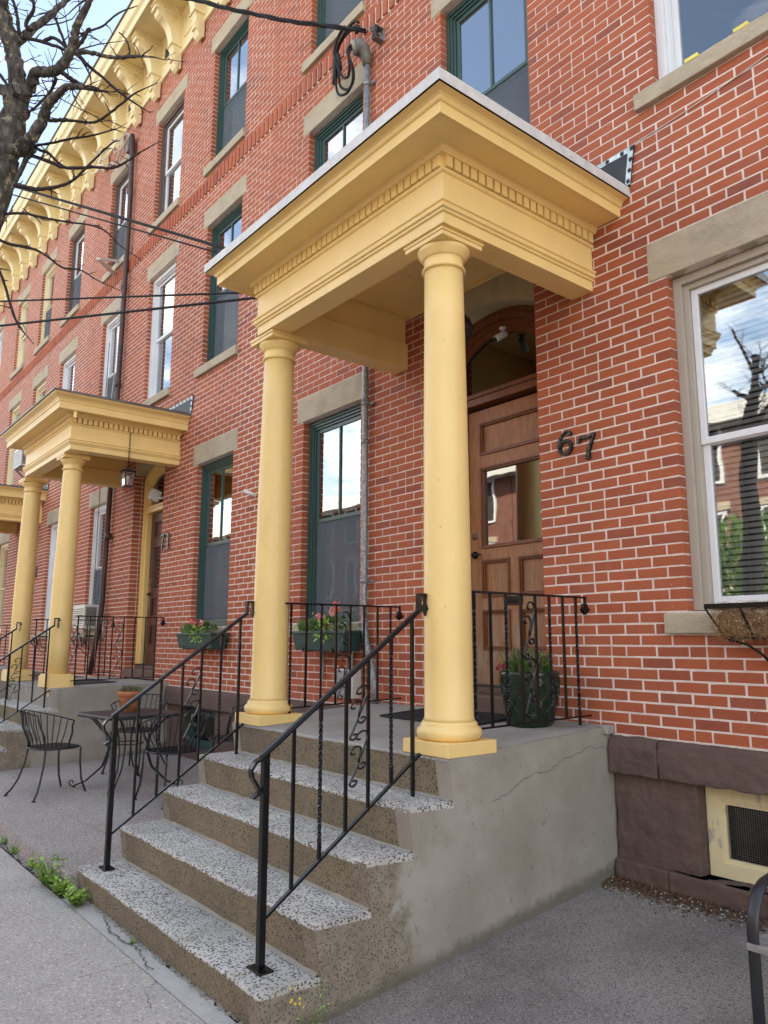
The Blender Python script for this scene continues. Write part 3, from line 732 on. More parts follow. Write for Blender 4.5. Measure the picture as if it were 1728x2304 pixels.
# ---------------- porticos ----------------
def arc_poly(x0,x1,z_sp,z_cr,n=24):
    """points along a segmental arch from left to right"""
    c=(x0+x1)/2;h=(x1-x0)/2;return [(c+h*t,z_cr-(z_cr-z_sp)*t*t) for t in [ -1+2*i/n for i in range(n+1)]]
def portico(dx,label,yf=-1.393,edge='flash',zoff=0,full=True,colx=(-1.595,.315),square=False,coly=None):
    xl,xr=-1.60+dx,.508+dx
    t=thing('portico',label,'portico',(dx-.55,yf,-.76),'yellow columned porticos over the stoops')
    inv=Matrix.Translation((-(dx-.55),-yf,.76))
    def put(o,p=None): o.parent=p or t; o.matrix_parent_inverse=inv if p is None else Matrix.Identity(4);return o
    Y=M['yellow']
    b=MB();T=.175
    prof=[(0,2.171),(0,2.236),(.012,2.240),(.014,2.252),(.026,2.258),(.030,2.276),(.022,2.283),(.034,2.290),(.036,2.303),(.004,2.310),
          (.004,2.478),(.016,2.484),(.022,2.494),(.022,2.503),(-.035,2.505),(-.035,2.574),(.012,2.574),(.012,2.69),(-T+.03,2.69),(-T+.03,2.415),(-T+.012,2.405),(-T,2.40),(-T,2.171)]
    b.sweepU(prof,xl,xr,yf);ent=put(b.build('entablature',Y,bevel=.0015,seg=1))
    # corner fillet strip at wall ends
    b=MB()
    prof=[(.012,2.573),(.045,2.575),(.052,2.590),(.060,2.600),(.062,2.617),(.235,2.617),(.235,2.607),(.243,2.607),(.243,2.672),(.251,2.674),(.258,2.682),(.262,2.694),(.274,2.706),(.292,2.712),(.306,2.716),(.306,2.722),(.012,2.722)]
    if edge!='flash': prof=[(.012,2.573),(.045,2.575),(.052,2.590),(.060,2.600),(.062,2.617),(.215,2.617),(.215,2.607),(.223,2.607),(.223,2.690),(.232,2.692),(.236,2.710),(.250,2.735),(.275,2.755),(.300,2.770),(.306,2.785),(.306,2.792),(.012,2.792)]
    b.sweepU(prof,xl,xr,yf);put(b.build('cornice',Y,bevel=.0012,seg=1))
    # dentils, one by one
    pr=MB();pr.box(-.0245,.0245,-.026,.040,2.506,2.5735);dm=pr.mesh('dentil');dm.materials.append(Y)
    
    n=int((xr-xl)/.0635)+1
    for i in range(n):
        x=xl-.012+.0+(xr-xl+.024)*(i+.5)/n
        o=bpy.data.objects.new('dentil',dm);COL.objects.link(o);o.parent=ent;o.location=(x,yf-.012,0)
    m_=int(-yf/.0635)
    if full:
        for s,xx in ((1,xr+.012),(-1,xl-.012)):
            for i in range(m_):
                y=yf-.012+(-yf)*(i+.5)/m_
                o=bpy.data.objects.new('dentil',dm);COL.objects.link(o);o.parent=ent;o.location=(xx,y,0);o.rotation_euler=(0,0,R_(90*s))
    # dark slots behind the gaps are the real shaded joints; ceiling boards
    c=MB();x=xl+T-.02;k=0
    while x<xr-T:
        e=min(x+.62,xr-T+.02);c.box(x+.0015,e-.0015,yf+T-.04,-.0,2.655+(.0 if k%2 else .0006),2.70);x=e;k+=1
    put(c.build('ceiling_boards',Y))
    c=MB();c.box(xl+T-.03,xr-T+.03,-.03,-.001,2.62,2.655);put(c.build('ceiling_trim',Y))
    c=MB();c.box(xl+T-.03,xr-T+.03,yf+T-.03,yf+T-.005,2.625,2.655);put(c.build('ceiling_trim',Y))
    e=MB();d=.315
    h=2.787 if edge=='flash' else 2.812;h0=2.7225 if edge=='flash' else 2.7925
    e.sweepU([(d,h0),(d+.006,h0-.0045),(d+.006,h),(d,h+.002)],xl,xr,yf)
    rim=put(e.build('roof_edge',M['flash' if edge=='flash' else 'darkedge'],bevel=.001,seg=1))
    e=MB();e.add([(xl-d,yf-d,h+.001),(xr+d,yf-d,h+.001),(xr+d,-.001,h+.012),(xl-d,-.001,h+.012)],[(0,1,2,3)]);put(e.build('roof',M['membrane'],fix=False))
    # rubber flashing turned up on the wall
    e=MB();e.prismy([(xl-.29,h-.0),(xr+.33,h-.0),(xr+.383,3.062),(xl-.25,3.062)],-.016,-.002);fl=put(e.build('wall_flashing',M['membrane'],bevel=.003))
    e=MB()
    e.prismy([(xr+.338,h+.01),(xr+.378,3.056),(xr+.340,3.056),(xr+.300,h+.01)],-.0195,-.0165)
    xx=xl
    while xx<xr+.3: e.box(xx,min(xx+.17,xr+.338),-.0195,-.0165,3.022,3.056);xx+=.172
    e.build('tape',M['tape'],fl)
    e=MB();xx=xl+.1
    while xx<xr+.34:
        e.box(xx-.012,xx+.012,-.024,-.0165,3.026,3.050);xx+=.115
    for i in range(4):
        tq=i/3;e.box(xr+.315+.04*tq,xr+.338+.04*tq,-.024,-.0165,h+.02+.22*tq,h+.045+.22*tq)
    tag(e.build('tar_dab',M['rubber'],fl),kind='stuff')
    cy=-1.21 if coly is None else coly
    for i,cx in enumerate(colx):
        cx+=dx;c=thing('column','','');
        for k in list(c.keys()): del c[k]
        bpy.data.objects.remove(c)
        lean=(.0,0)
        b=MB();zb=-.762+zoff
        zcap=2.171
        ztop=1.985
        if square: sh=[(.130,zb+.13),(.131,zb+.5),(.130,zb+1.2),(.124,zb+1.9),(.114,ztop-.06),(.113,ztop)];
        else: sh=[(.142,zb+.165),(.134,zb+.185),(.1325,zb+.5),(.1315,zb+1.1),(.127,zb+1.8),(.119,ztop-.3),(.115,ztop)]
        LN=.07 if square else (.025 if i==0 else 0)
        b.lathe(sh,(cx,cy),56,lean=(LN,0))
        s=put(b.build('column',Y))
        tx=cx+LN
        b=MB();R=.115 if not square else .113
        b.lathe([(R,ztop),(R+.012,ztop+.002),(R+.017,ztop+.010),(R+.012,ztop+.019),(R+.001,ztop+.022),(R+.001,2.060),(R+.014,2.064),(R+.020,2.078),(R+.036,2.096),(R+.042,2.112),(R+.040,2.122)],(tx,cy),56)
        a=R+.048
        b.box(tx-a,tx+a,cy-a,cy+a,2.123,2.150);b.box(tx-a-.007,tx+a+.007,cy-a-.007,cy+a+.007,2.150,2.1705)
        b.build('capital',Y,s,bevel=.0015,seg=1)
        b=MB()
        if square:
            b.box(cx-.165,cx+.165,cy-.165,cy+.165,zb,zb+.135);b.box(cx-.15,cx+.15,cy-.15,cy+.15,zb+.135,zb+.155)
        else:
            q=.178;b.box(cx-q,cx+q,cy-q,cy+q,zb,zb+.070)
        b.build('plinth',Y,s,bevel=.003)
        if not square:
            b=MB();r=.150;z0=zb+.070
            b.lathe([(.150,z0),(.162,z0+.006),(.174,z0+.022),(.177,z0+.040),(.172,z0+.056),(.160,z0+.068),(.153,z0+.072),(.154,z0+.080),(.150,z0+.088),(.142,z0+.096)],(cx,cy),64);b.build('torus',Y,s)
    return t,put
p1,pp1=portico(0,'large yellow portico with white roof edge sheltering the wooden door numbered 67')
p2,pp2=portico(-6.69,'yellow portico with hanging black lantern sheltering the door numbered 71',yf=-1.43,edge='dark',zoff=.03,colx=(-1.86,.03),square=True,coly=-1.26)
p3,pp3=portico(-13.32,'yellow portico cut by the left photo edge, behind the one at number 71',yf=-1.40,edge='dark',square=True)
b=MB();b.box(-6.494,-6.48,-1.40,-1.14,-.84,-.63);pl=pp2(b.build('patch_plate',M['yellow'],bevel=.002))
b=MB();b.bar((-6.0,-1.45,2.62),(-5.93,-1.47,2.50),.035,.02);pp2(b.build('wood_block',M['yellow']))

# ---------------- stoops ----------------
STEPS=[(-2.446,-1.5845),(-2.185,-1.377),(-1.912,-1.172),(-1.657,-.971)]
def stoop(dx,label,xl=-1.81,xr=.492,zd=(-.762,-.684),near=True):
    xl+=dx;xr+=dx
    t=thing('concrete_stoop',label,'stoop',((xl+xr)/2,-1.2,-1.75),'concrete stoops with four steps and a landing')
    inv=Matrix.Translation((-(xl+xr)/2,1.2,1.75))
    rn=random.Random(int(dx*10)+5)
    def put(o): o.parent=t;o.matrix_parent_inverse=inv;return o
    ys=[s[0] for s in STEPS]+[-1.389];zz=[s[1] for s in STEPS]+[zd[0]]
    def nosing(y,z,yb,zlow,mat_t,mat_r,name):
        # tread with worn uneven nosing
        n=260 if near else 12;top=MB();vs=[]
        xs=[xl+(xr-xl)*i/n for i in range(n+1)]
        prof=[(yb,z,0),(y+.03,z,0),(y+.009,z-.002,.5),(y,z-.009,1),(y+.002,z-.018,.8)]
        m=len(prof)
        for x in xs:
            j=(rn.uniform(-.005,.004)-.006*(rn.random()<.06)+.004*math.sin(x*9+y*5)) if near else 0;jz=rn.uniform(-.003,.0012) if near else 0
            e=max(0,1-min(x-xl,xr-x)/.02)*.006
            for (py,pz,wt) in prof: vs.append((x,py+(j+e)*wt,pz+jz*(1 if wt>0 else 0)))
        top.add(vs,[(i*m+k,i*m+k+1,(i+1)*m+k+1,(i+1)*m+k) for i in range(n) for k in range(m-1)],True)
        for s,ii in ((0,0),(1,n)):
            x=xs[ii];vv=[vs[ii*m+k] for k in range(m)]+[(x,yb,z-.03)]
            top.add(vv,[tuple(range(m+1)) if s else tuple(range(m,-1,-1))])
        st=put(top.build(name,mat_t))
        r=MB();yy=y+.004;r.add([(xl,yy,z-.012),(xr,yy,z-.012),(xr,yy+.028,zlow),(xl,yy+.028,zlow)],[(0,1,2,3)])
        r.build('riser',mat_r,st,fix=False).matrix_parent_inverse=Matrix.Identity(4)
        if zlow>-1.7:
            f=MB();n2=40;vs=[]
            for i in range(n2+1):
                x=xl+.01+(xr-xl-.02)*i/n2;a=.009+rn.uniform(-.004,.005);h_=.011+rn.uniform(-.005,.004)
                vs+=[(x,yy+.018-a,zlow+.0012),(x,yy+.020-a*.4,zlow+h_*.5),(x,yy+.027,zlow+h_)]
            f.add(vs,[(i*3+k,i*3+k+1,(i+1)*3+k+1,(i+1)*3+k) for i in range(n2) for k in range(2)],True)
            f.build('mortar_fillet',M['fillet'],st)
        return st
    for i,(y,z) in enumerate(STEPS):
        zlow=-1.80 if i==0 else STEPS[i-1][1]
        nosing(y,z,ys[i+1]+.034,zlow,M['tread'],M['riser'],'step')
    nosing(-1.389,zd[0],-1.33,STEPS[3][1],M['cement'],M['riser'] if near else M['cement'],'landing_edge')
    d=MB();d.add([(xl,-1.345,zd[0]+.0005),(xr,-1.345,zd[0]+.0005),(xr,.02,zd[1]),(xl,.02,zd[1])],[(0,1,2,3)]);put(d.build('landing',M['cement'],fix=False))
    # cheek walls: stepped side outline
    for s,x in ((1,xr),(-1,xl)):
        pts=[(-.0,-1.85)]
        pts=[(.02,-1.85),(ys[0]+.032,-1.85)]
        for i,(y,z) in enumerate(STEPS):
            pts+=[(y+.004,z-.028),(y+.003,z-.004),(ys[i+1]+.032,z-.004)]
        pts+=[(-1.385,zd[0]-.028),(-1.385,zd[0]-.002),(.02,zd[1]-.002)]
        c=MB();xa,xb=(x-.10,x-.0015) if s>0 else (x+.0015,x+.10)
        c.prismx(pts,xa,xb)
        put(c.build('cheek_wall',M['cheek'],bevel=0))
    # rounded arris along landing edge, chipped
    if near:
        l=MB();l.box(xr-.03,xr+.030,-.09,-.001,-.735,-.680);put(l.build('landing_lip',M['cement'],bevel=.012,seg=3))
        def crack(pts,w=.0022):
            c=MB()
            for a,e in zip(pts,pts[1:]):
                ax,ez=a;bx,bz=e;c.add([(xr+.0012,ax,ez-w/2),(xr+.0012,bx,bz-w/2),(xr+.0012,bx,bz+w/2),(xr+.0012,ax,ez+w/2)],[(0,1,2,3)])
            return c
        pts=[(-.0,-.83)];y=0;z=-.83
        trg=[(-.2,-.80),(-.45,-.84),(-.62,-.90),(-.72,-.895),(-.95,-.97),(-1.08,-1.0)]
        for (ty,tz) in trg:
            y0,z0=pts[-1]
            for i in range(1,9): pts.append((y0+(ty-y0)*i/8,z0+(tz-z0)*i/8+rn.uniform(-.009,.009)))
        c=crack(pts);o=c.build('crack',M['crack'],None,fix=False);put(o)
    return t,put
st1,ps1=stoop(0,'concrete stoop of number 67 with pebbled treads, two handrails and grey side wall')
st2,ps2=stoop(-6.66,'concrete stoop of number 71 partly hidden behind the patio chairs',zd=(-.74,-.700),near=False)
st3,ps3=stoop(-13.32,'concrete stoop of the third portico, farthest to the left',near=False)

# ---------------- ironwork ----------------
def spiral(c,r0,r1,a0,a1,n=16):
    return [(c[0]+(r0+(r1-r0)*i/n)*math.cos(a0+(a1-a0)*i/n),c[1]+(r0+(r1-r0)*i/n)*math.sin(a0+(a1-a0)*i/n)) for i in range(n+1)]
def scroll_shapes():
    # two hooked scrolls leaning on the right bar, in (u,v), about .13 wide and .34 tall
    A=spiral((.088,.300),.012,.034,-2.2,2.9*math.pi/2*0+ -2.2+2*math.pi*.86,18)
    A=[(.088+ (.010+.026*i/18)*math.cos(R_(-60-330*(1-i/18)+0)) ,.300+(.010+.026*i/18)*math.sin(R_(-60-330*(1-i/18)))) for i in range(19)]
    # ends near angle -60deg..: continue along the diagonal
    A=spiral((.082,.298),.012,.043,R_(-90),R_(-90-300+30),18)   # clockwise: from below, left, up, right
    A+= [(.124,.262),(.106,.215),(.080,.150),(.052,.085),(.026,.030)]
    A+= spiral((.044,.010),.027,.010,R_(150),R_(150+330),14)
    B=spiral((.046,.215),.011,.040,R_(-90),R_(-90-270),18)
    B+= [(.082,.195),(.076,.165),(.070,.125)]
    Cc=[(.068,.118)]+spiral((.094,.100),.027,.010,R_(170),R_(170+330),14)
    return [A,B,Cc]
def rail_stair(dx,x,label,z_off=0,yo=0):
    x+=dx;g='black iron railings of the stoops'
    t=thing('stair_railing',label,'railing',(x,-1.9,-1.5),g);inv=Matrix.Translation((-x,1.9,1.5))
    def put(o,p=None): o.parent=p or t;o.matrix_parent_inverse=inv if p is None else Matrix.Identity(4);return o
    I=M['iron']
    def hz(y): return -.694+(y+2.335)*(.694-.040+.0)/(2.335-1.395)*1.03+z_off   # rail centre height
    def bz(y): return -1.385+(y+2.31)*(1.385-.765)/(2.31-1.39)
    # handrail with moulded cap: wide bar plus narrow rib
    b=MB();ytop=-1.385;ylow=-2.335
    P0=(x,ylow,hz(ylow));P1=(x,ytop,hz(ytop))
    b.bar(P0,P1,.040,.014);
    n_=Vector((0,-math.sin(.6),math.cos(.6)))
    b.bar(Vector(P0)+n_*.008,Vector(P1)+n_*.008,.026,.010)
    # gooseneck to the column
    gz=.075+z_off
    b.bar((x,ytop,hz(ytop)-.006),(x,ytop,gz),.036,.016,up=(0,1,0));b.bar((x,ytop-.008,gz),(x,ytop+.060,gz+.002),.036,.014)
    # lamb's tongue at the foot
    pts=[(x,ylow+.01,hz(ylow)),(x,ylow-.035,hz(ylow)-.020),(x,ylow-.055,hz(ylow)-.050),(x,ylow-.048,hz(ylow)-.085),(x,ylow-.020,hz(ylow)-.125),(x,ylow-.004,hz(ylow)-.150),(x,ylow-.03,hz(ylow)-.163),(x,ylow-.045,hz(ylow)-.172)]
    for a,e in zip(pts,pts[1:]): b.bar(a,e,.038,.012)
    put(b.build('handrail',I,bevel=.0025))
    b=MB();b.prismy([(x-.020,gz+.004),(x-.012,gz-.045),(x-.032,gz-.075),(x-.018,gz-.09),(x,gz-.115),(x+.018,gz-.09),(x+.032,gz-.075),(x+.012,gz-.045),(x+.020,gz+.004)],ytop+.040,ytop+.052);b.bar((x,ytop+.046,gz-.02),(x,ytop+.07,gz-.02),.02,.02);put(b.build('wall_bracket',M['iron'],bevel=.002))
    b=MB();b.bar((x,-2.315,-1.5845+.006),(x,-2.315,hz(-2.315)),.032,.032);put(b.build('newel_post',I,bevel=.002))
    b=MB();b.box(x-.058,x+.058,-2.315-.036,-2.315+.036,-1.5845,-1.5755);b.box(x-.046,x-.034,-2.321,-2.309,-1.576,-1.570);b.box(x+.034,x+.046,-2.321,-2.309,-1.576,-1.570);put(b.build('base_plate',I,bevel=.002))
    b=MB();b.bar((x,-2.31,bz(-2.31)),(x,-1.360,bz(-1.360)),.020,.013);put(b.build('bottom_rail',I,bevel=.001,seg=1))
    ys=[-2.165,-2.015,-1.865,-1.728,-1.579]
    for i,y in enumerate(ys):
        b=MB();p0=(x,y,bz(y));p1=(x,y,hz(y)-.004)
        if i in(1,4): b.twist(p0,p1,.0155,5)
        else: b.bar(p0,p1,.0145,.0145,up=(0,1,0))
        put(b.build('baluster',I))
    b=MB();b.bar((x,-1.434,-.968),(x,-1.434,hz(-1.434)),.0165,.0165,up=(0,1,0));put(b.build('end_post',I))
    # scrollwork between the third and fourth balusters, following the slope
    y0=-1.865+.006;sl=.78
    for q in (.22,-.0):
        base=hz(y0)-.47+q-.06
        s=MB()
        for c in scroll_shapes():
            s.tube([(x,y0+u,base+v*.70+u*.35) for u,v in c],.0085,6,flat=.55,fdir=(1,0,0))
        s_=s;put(s.build('scroll',I))
    return t
rail_stair(0,.27,'black iron handrail nearest the camera, on the right side of the stone steps')
rail_stair(0,-1.645,'black iron handrail on the left side of the steps, in front of the left column',z_off=.035)
rail_stair(-6.66,.20,'black iron stair handrail in front of the columns of number 71',z_off=.02)
rail_stair(-6.66,-1.60,'black iron handrail cut off by the left edge of the photo at number 71')
def rail_deck(x,y0,y1,zb0,zb1,zt,label,n=8,first=None,brk=True):
    t=thing('landing_railing',label,'railing',(x,(y0+y1)/2,zb0),'black iron railings of the stoops');inv=Matrix.Translation((-x,-(y0+y1)/2,-zb0))
    def put(o): o.parent=t;o.matrix_parent_inverse=inv;return o
    I=M['iron'];b=MB();b.bar((x,y0,zt),(x,y1,zt+.004),.026,.013);put(b.build('top_rail',I,bevel=.002))
    def bz(y): return zb0+(zb1-zb0)*(y-y0)/(y1-y0)
    b=MB();b.bar((x,y0,bz(y0)),(x,y1+.01,bz(y1)),.014,.010);put(b.build('bottom_rail',I))
    ys=[y0+.05+(y1-y0-.15)*i/(n-1) for i in range(n)]
    for i,y in enumerate(ys):
        b=MB();lo=bz(y) if i not in(0,n-1) else bz(y)-.05
        if i in(0,2,5,7): b.twist((x,y,lo),(x,y,zt),.0145,5)
        else: b.bar((x,y,lo),(x,y,zt),.0135,.0135,up=(0,1,0))
        put(b.build('baluster',I))
    ya=ys[3]+.006;wd=ys[4]-ys[3]-.012
    for q in (.37,.04):
        s=MB()
        for c in scroll_shapes(): s.tube([(x,ya+u/.13*wd,bz(ya)+q+v*.98) for u,v in c],.0085,6,flat=.55,fdir=(1,0,0))
        put(s.build('scroll',I))
    if brk:
        b=MB();b.bar((x,y1-.005,zt),(x,y1-.005,zt-.04),.012,.020,up=(0,1,0));b.prismx([(y1-.03,zt-.035),(y1+.01,zt-.035),(y1+.012,zt-.055),(y1+.045-.01,zt-.072),(y1+.01,zt-.09),(y1-.01,zt-.105),(y1-.03,zt-.09),(y1-.045,zt-.07),(y1-.03,zt-.055)],x-.012,x+.012)
        put(b.build('wall_bracket',I,bevel=.0015))
    return t
rail_deck(.40,-1.14,-.085,-.645,-.628,.097,'black iron landing railing beside the green glazed pot')
rail_deck(-1.455,-1.17,-.07,-.655,-.63,.100,'black iron landing railing left of the mat, in front of a green planter box')
rail_deck(-6.30,-1.20,-.06,-.65,-.63,.125,'black iron landing railing across the doorway of number 71')
rail_deck(-8.15,-1.20,-.06,-.65,-.63,.125,'black iron landing railing behind the thick left column of number 71')
rail_deck(-12.95,-1.20,-.06,-.65,-.63,.11,'black iron landing railing of the third stoop, half hidden by columns')

# ---------------- doors ----------------
def doorway(dx,put,style):
    wood=style=='wood'
    F=M['woodf'] if wood else M['yellow'];D=M['wood'] if wood else M['doorred']
    x0,x1=-1.11+dx,0+dx
    arc=arc_poly(x0+.0,x1-.0,2.285,2.445)
    # masonry panel over the arch, painted
    b=MB()
    for (xa,za),(xb,zb) in zip(arc,arc[1:]):
        b.prismy([(xa,za),(xb,zb),(xb,2.688),(xa,2.688)],.006,.20)
    put(b.build('arch_panel',M['lintelcream']))
    # three stepped frame bands
    fr=None
    bands=[(.0,.045,.165,.30),(.045,.040,.145,.30),(.085,.040,.185,.30)]
    for i,(off,wd,ya,yb) in enumerate(bands):
        b=MB()
        o_=arc_poly(x0+off,x1-off,2.285-off,2.445-off);n_=arc_poly(x0+off+wd,x1-off-wd,2.285-off-wd,2.445-off-wd)
        for (p,q,r,s) in zip(o_,o_[1:],n_[1:],n_): b.prismy([p,q,r,s],ya,yb)
        b.box(x0+off,x0+off+wd,ya,yb,-.50,2.285-off);b.box(x1-off-wd,x1-off,ya,yb,-.50,2.285-off)
        if fr is None: fr=put(b.build('door_frame',F,bevel=.003))
        else: b.build('frame_moulding',F,fr,bevel=.003).matrix_parent_inverse=Matrix.Identity(4)
    xa,xb=x0+.125,x1-.125
    if not wood: pass
    b=MB();b.box(x0+.085,x1-.085,.165,.30,1.715,1.775);b.box(x0+.085,x1-.085,.150,.30,1.775,1.802);b.build('transom_bar',F,fr,bevel=.004)
    o_=arc_poly(x0+.125,x1-.125,2.160,2.320);n_=arc_poly(x0+.160,x1-.160,2.125,2.270)
    b=MB()
    for (p,q,r,s) in zip(o_,o_[1:],n_[1:],n_): b.prismy([p,q,r,s],.205,.28)
    b.box(x0+.125,x0+.16,.205,.28,1.802,2.16);b.box(x1-.16,x1-.125,.205,.28,1.802,2.16);b.box(x0+.16,x1-.16,.205,.28,1.802,1.835);b.build('transom_sash',F,fr)
    b=MB()
    for (p,q) in zip(n_,n_[1:]): b.prismy([(p[0],1.82),(q[0],1.82),(q[0],q[1]+.01),(p[0],p[1]+.01)],.235,.24)
    b.build('transom_pane',M['glassd'],fr)
    # leaf
    l0,l1=x0+.19,x1-.02-.0
    l0,l1=-.925+dx,-.035+dx;z0,z1=-.515,1.69
    S=.135;ym=.235
    b=MB()
    def rail(a,c): b.box(l0+S-.01,l1-S+.01,ym,ym+.045,a,c)
    b.box(l0,l0+S,ym-.0006,ym+.045,z0,z1);b.box(l1-S,l1,ym-.0006,ym+.045,z0,z1)
    rail(1.567,z1);rail(1.195,1.322);rail(.448,.565);rail(.055,.180);rail(z0,-.225)
    b.box(-.53+dx,-.41+dx,ym+.0012,ym+.045,z0,.45)
    d=put(b.build('door',D,bevel=.002))
    def molding(a,c,e,f,name='panel',glass=False):
        b=MB();b.frame(a-.014,c+.014,e-.014,f+.014,.016,ym-.012,ym+.02);b.frame(a+.002,c-.002,e+.002,f-.002,.013,ym-.002,ym+.03)
        b.build('panel_moulding',M['woodf'] if wood else D,d,bevel=.003)
        if glass:
            b=MB();b.box(a,c,ym+.024,ym+.029,e,f);b.build('door_glass',M['glassb'],d)
            b=MB();b.box(a+.01,c-.01,ym+.06,ym+.065,e,f);b.build('dark_interior',M['room'],d)
        else:
            b=MB();b.box(a,c,ym+.020,ym+.035,e,f);b.build('panel',D,d,bevel=.004)
    pa,pb=l0+S,l1-S
    molding(pa,pb,1.322,1.567);molding(pa,pb,.565,1.195,glass=True)
    for (e,f) in ((.180,.448),(-.225,.055)):
        molding(pa,-.53+dx,e,f);molding(-.41+dx,pb,e,f)
    b=MB();b.box(l0+.025,l0+.085,ym-.003,ym,.28,.73);b.build('worn_lock_plate',M['wood'],d)
    hx=l0+.055
    b=MB();b.tube([(hx,ym,.505),(hx,ym-.014,.505)],.030,16);b.tube([(hx,ym-.01,.505),(hx,ym-.045,.505)],.012,10);b.tube([(hx,ym-.042,.505),(hx+.03,ym-.050,.500),(hx+.075,ym-.052,.503),(hx+.10,ym-.046,.498)],[.011,.010,.008,.007],8);b.build('handle',M['iron'],d)
    b=MB();b.tube([(hx,ym-.001,.655),(hx,ym-.012,.655)],.026,18);b.build('deadbolt',M['brownpaint'],d)
    b=MB();b.box(-.56+dx,-.41+dx,ym-.010,ym,.112,.152);b.frame(-.575+dx,-.395+dx,.100,.164,.010,ym-.013,ym);b.build('mail_slot',M['iron'],d,bevel=.003)
    # step stone in the doorway
    b=MB();b.box(x0+.003,x1-.003,-.02,.30,-.69,-.565);put(b.build('door_step_stone',M['browndoor'],bevel=.012))
    b=MB();b.box(x0+.003,x1-.003,.15,.30,-.565,-.52);put(b.build('door_sill',M['browndoor'],bevel=.008))
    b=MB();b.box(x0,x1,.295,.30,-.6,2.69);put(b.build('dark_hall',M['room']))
doorway(6.66,put63,'yellow');doorway(0,put67,'wood');doorway(-6.69,put71,'yellow');doorway(-13.32,put75,'yellow')
# ---------------- wall fixtures ----------------
def digits67(t):
    b=MB()
    # old style 6: bowl and a hooked stem, thick-thin
    def ribbon(pts,ws,y0,y1):
        n=len(pts);Lp=[];Rp=[]
        for i,(p,w_) in enumerate(zip(pts,ws)):
            a=pts[max(i-1,0)];c=pts[min(i+1,n-1)];dx,dz=c[0]-a[0],c[1]-a[1];l=math.hypot(dx,dz) or 1
            Lp.append((p[0]-dz/l*w_/2,p[1]+dx/l*w_/2));Rp.append((p[0]+dz/l*w_/2,p[1]-dx/l*w_/2))
        for i in range(n-1): b.prismy([Lp[i],Lp[i+1],Rp[i+1],Rp[i]],y0,y1)
    cx,cz=.238,1.133
    bowl=[(cx+.047*math.cos(a),cz+.046*math.sin(a)) for a in [2*math.pi*i/28 for i in range(29)]]
    ribbon(bowl,[.020+.010*abs(math.cos(2*math.pi*i/28)) for i in range(29)],-.020,-.002)
    stem=[(cx-.052,cz),(cx-.051,cz+.030),(cx-.042,cz+.062),(cx-.025,cz+.090),(cx+.0,cz+.108),(cx+.026,cz+.112),(cx+.044,cz+.100)]
    ribbon(stem,[.026,.027,.024,.019,.014,.012,.014],-.020,-.0025)
    b.prismy([(cx+.040+.017*math.cos(a),cz+.088+.017*math.sin(a)) for a in [2*math.pi*i/12 for i in range(12)]],-.023,-.002)
    return b
t=thing('house_number','black raised metal house number 67 on brick beside the wooden door','house number',(.32,0,1.12));inv=Matrix.Translation((-.32,0,-1.12))
def dig(ch,pts_list,x,z):
    pass
b=digits67(t);b.v=b.v;o=b.build('digit',M['iron'],t,bevel=.003);o.matrix_parent_inverse=inv
b=MB()
def rib(b,pts,ws,y0,y1):
    n=len(pts);Lp=[];Rp=[]
    for i,(p,w_) in enumerate(zip(pts,ws)):
        a=pts[max(i-1,0)];c=pts[min(i+1,n-1)];dx,dz=c[0]-a[0],c[1]-a[1];l=math.hypot(dx,dz) or 1
        Lp.append((p[0]-dz/l*w_/2,p[1]+dx/l*w_/2));Rp.append((p[0]+dz/l*w_/2,p[1]-dx/l*w_/2))
    for i in range(n-1): b.prismy([Lp[i],Lp[i+1],Rp[i+1],Rp[i]],y0,y1)
rib(b,[(.348,1.138),(.356,1.166),(.372,1.176),(.400,1.168),(.430,1.168),(.462,1.180),(.480,1.186)],[.020,.022,.024,.022,.020,.018,.010],-.020,-.002)
rib(b,[(.478,1.184),(.462,1.150),(.440,1.112),(.424,1.072),(.420,1.035),(.420,1.018)],[.012,.018,.024,.030,.036,.040],-.0215,-.002)
o=b.build('digit',M['iron'],t,bevel=.003);o.matrix_parent_inverse=inv
t=thing('house_number','dark metal house number 71 on brick right of the yellow doorway','house number',(-6.45,0,1.16));inv=Matrix.Translation((6.45,0,-1.16))
b=MB();rib(b,[(-6.60,1.215),(-6.59,1.250),(-6.55,1.258),(-6.49,1.262)],[.02,.022,.022,.016],-.035,-.02);rib(b,[(-6.49,1.26),(-6.53,1.18),(-6.55,1.10),(-6.55,1.055)],[.016,.022,.026,.03],-.036,-.02);b.box(-6.545,-6.535,-.022,0,1.10,1.11);o=b.build('digit',M['iron'],t);o.matrix_parent_inverse=inv
b=MB();rib(b,[(-6.405,1.222),(-6.37,1.245),(-6.355,1.262)],[.012,.016,.02],-.035,-.02);b.box(-6.367,-6.340,-.035,-.02,1.06,1.262);b.box(-6.40,-6.307,-.035,-.0205,1.045,1.062);b.box(-6.357,-6.349,-.022,0,1.15,1.16);o=b.build('digit',M['iron'],t);o.matrix_parent_inverse=inv
t=thing('number_plaque','small white number tile 75 in a dark frame between the two far columns','house number',(-13.0,0,1.19));inv=Matrix.Translation((13.0,0,-1.19))
b=MB();b.frame(-13.17,-12.83,1.08,1.30,.03,-.03,0);o=b.build('plaque_frame',M['brownpaint'],t);o.matrix_parent_inverse=inv
b=MB();b.box(-13.14,-12.86,-.018,-.001,1.11,1.27);o=b.build('tile',M['plasticw'],t);o.matrix_parent_inverse=inv
b=MB();rib(b,[(-13.09,1.245),(-13.03,1.245),(-13.065,1.135)],[.014,.014,.014],-.021,-.018);o=b.build('digit',M['iron'],t);o.matrix_parent_inverse=inv
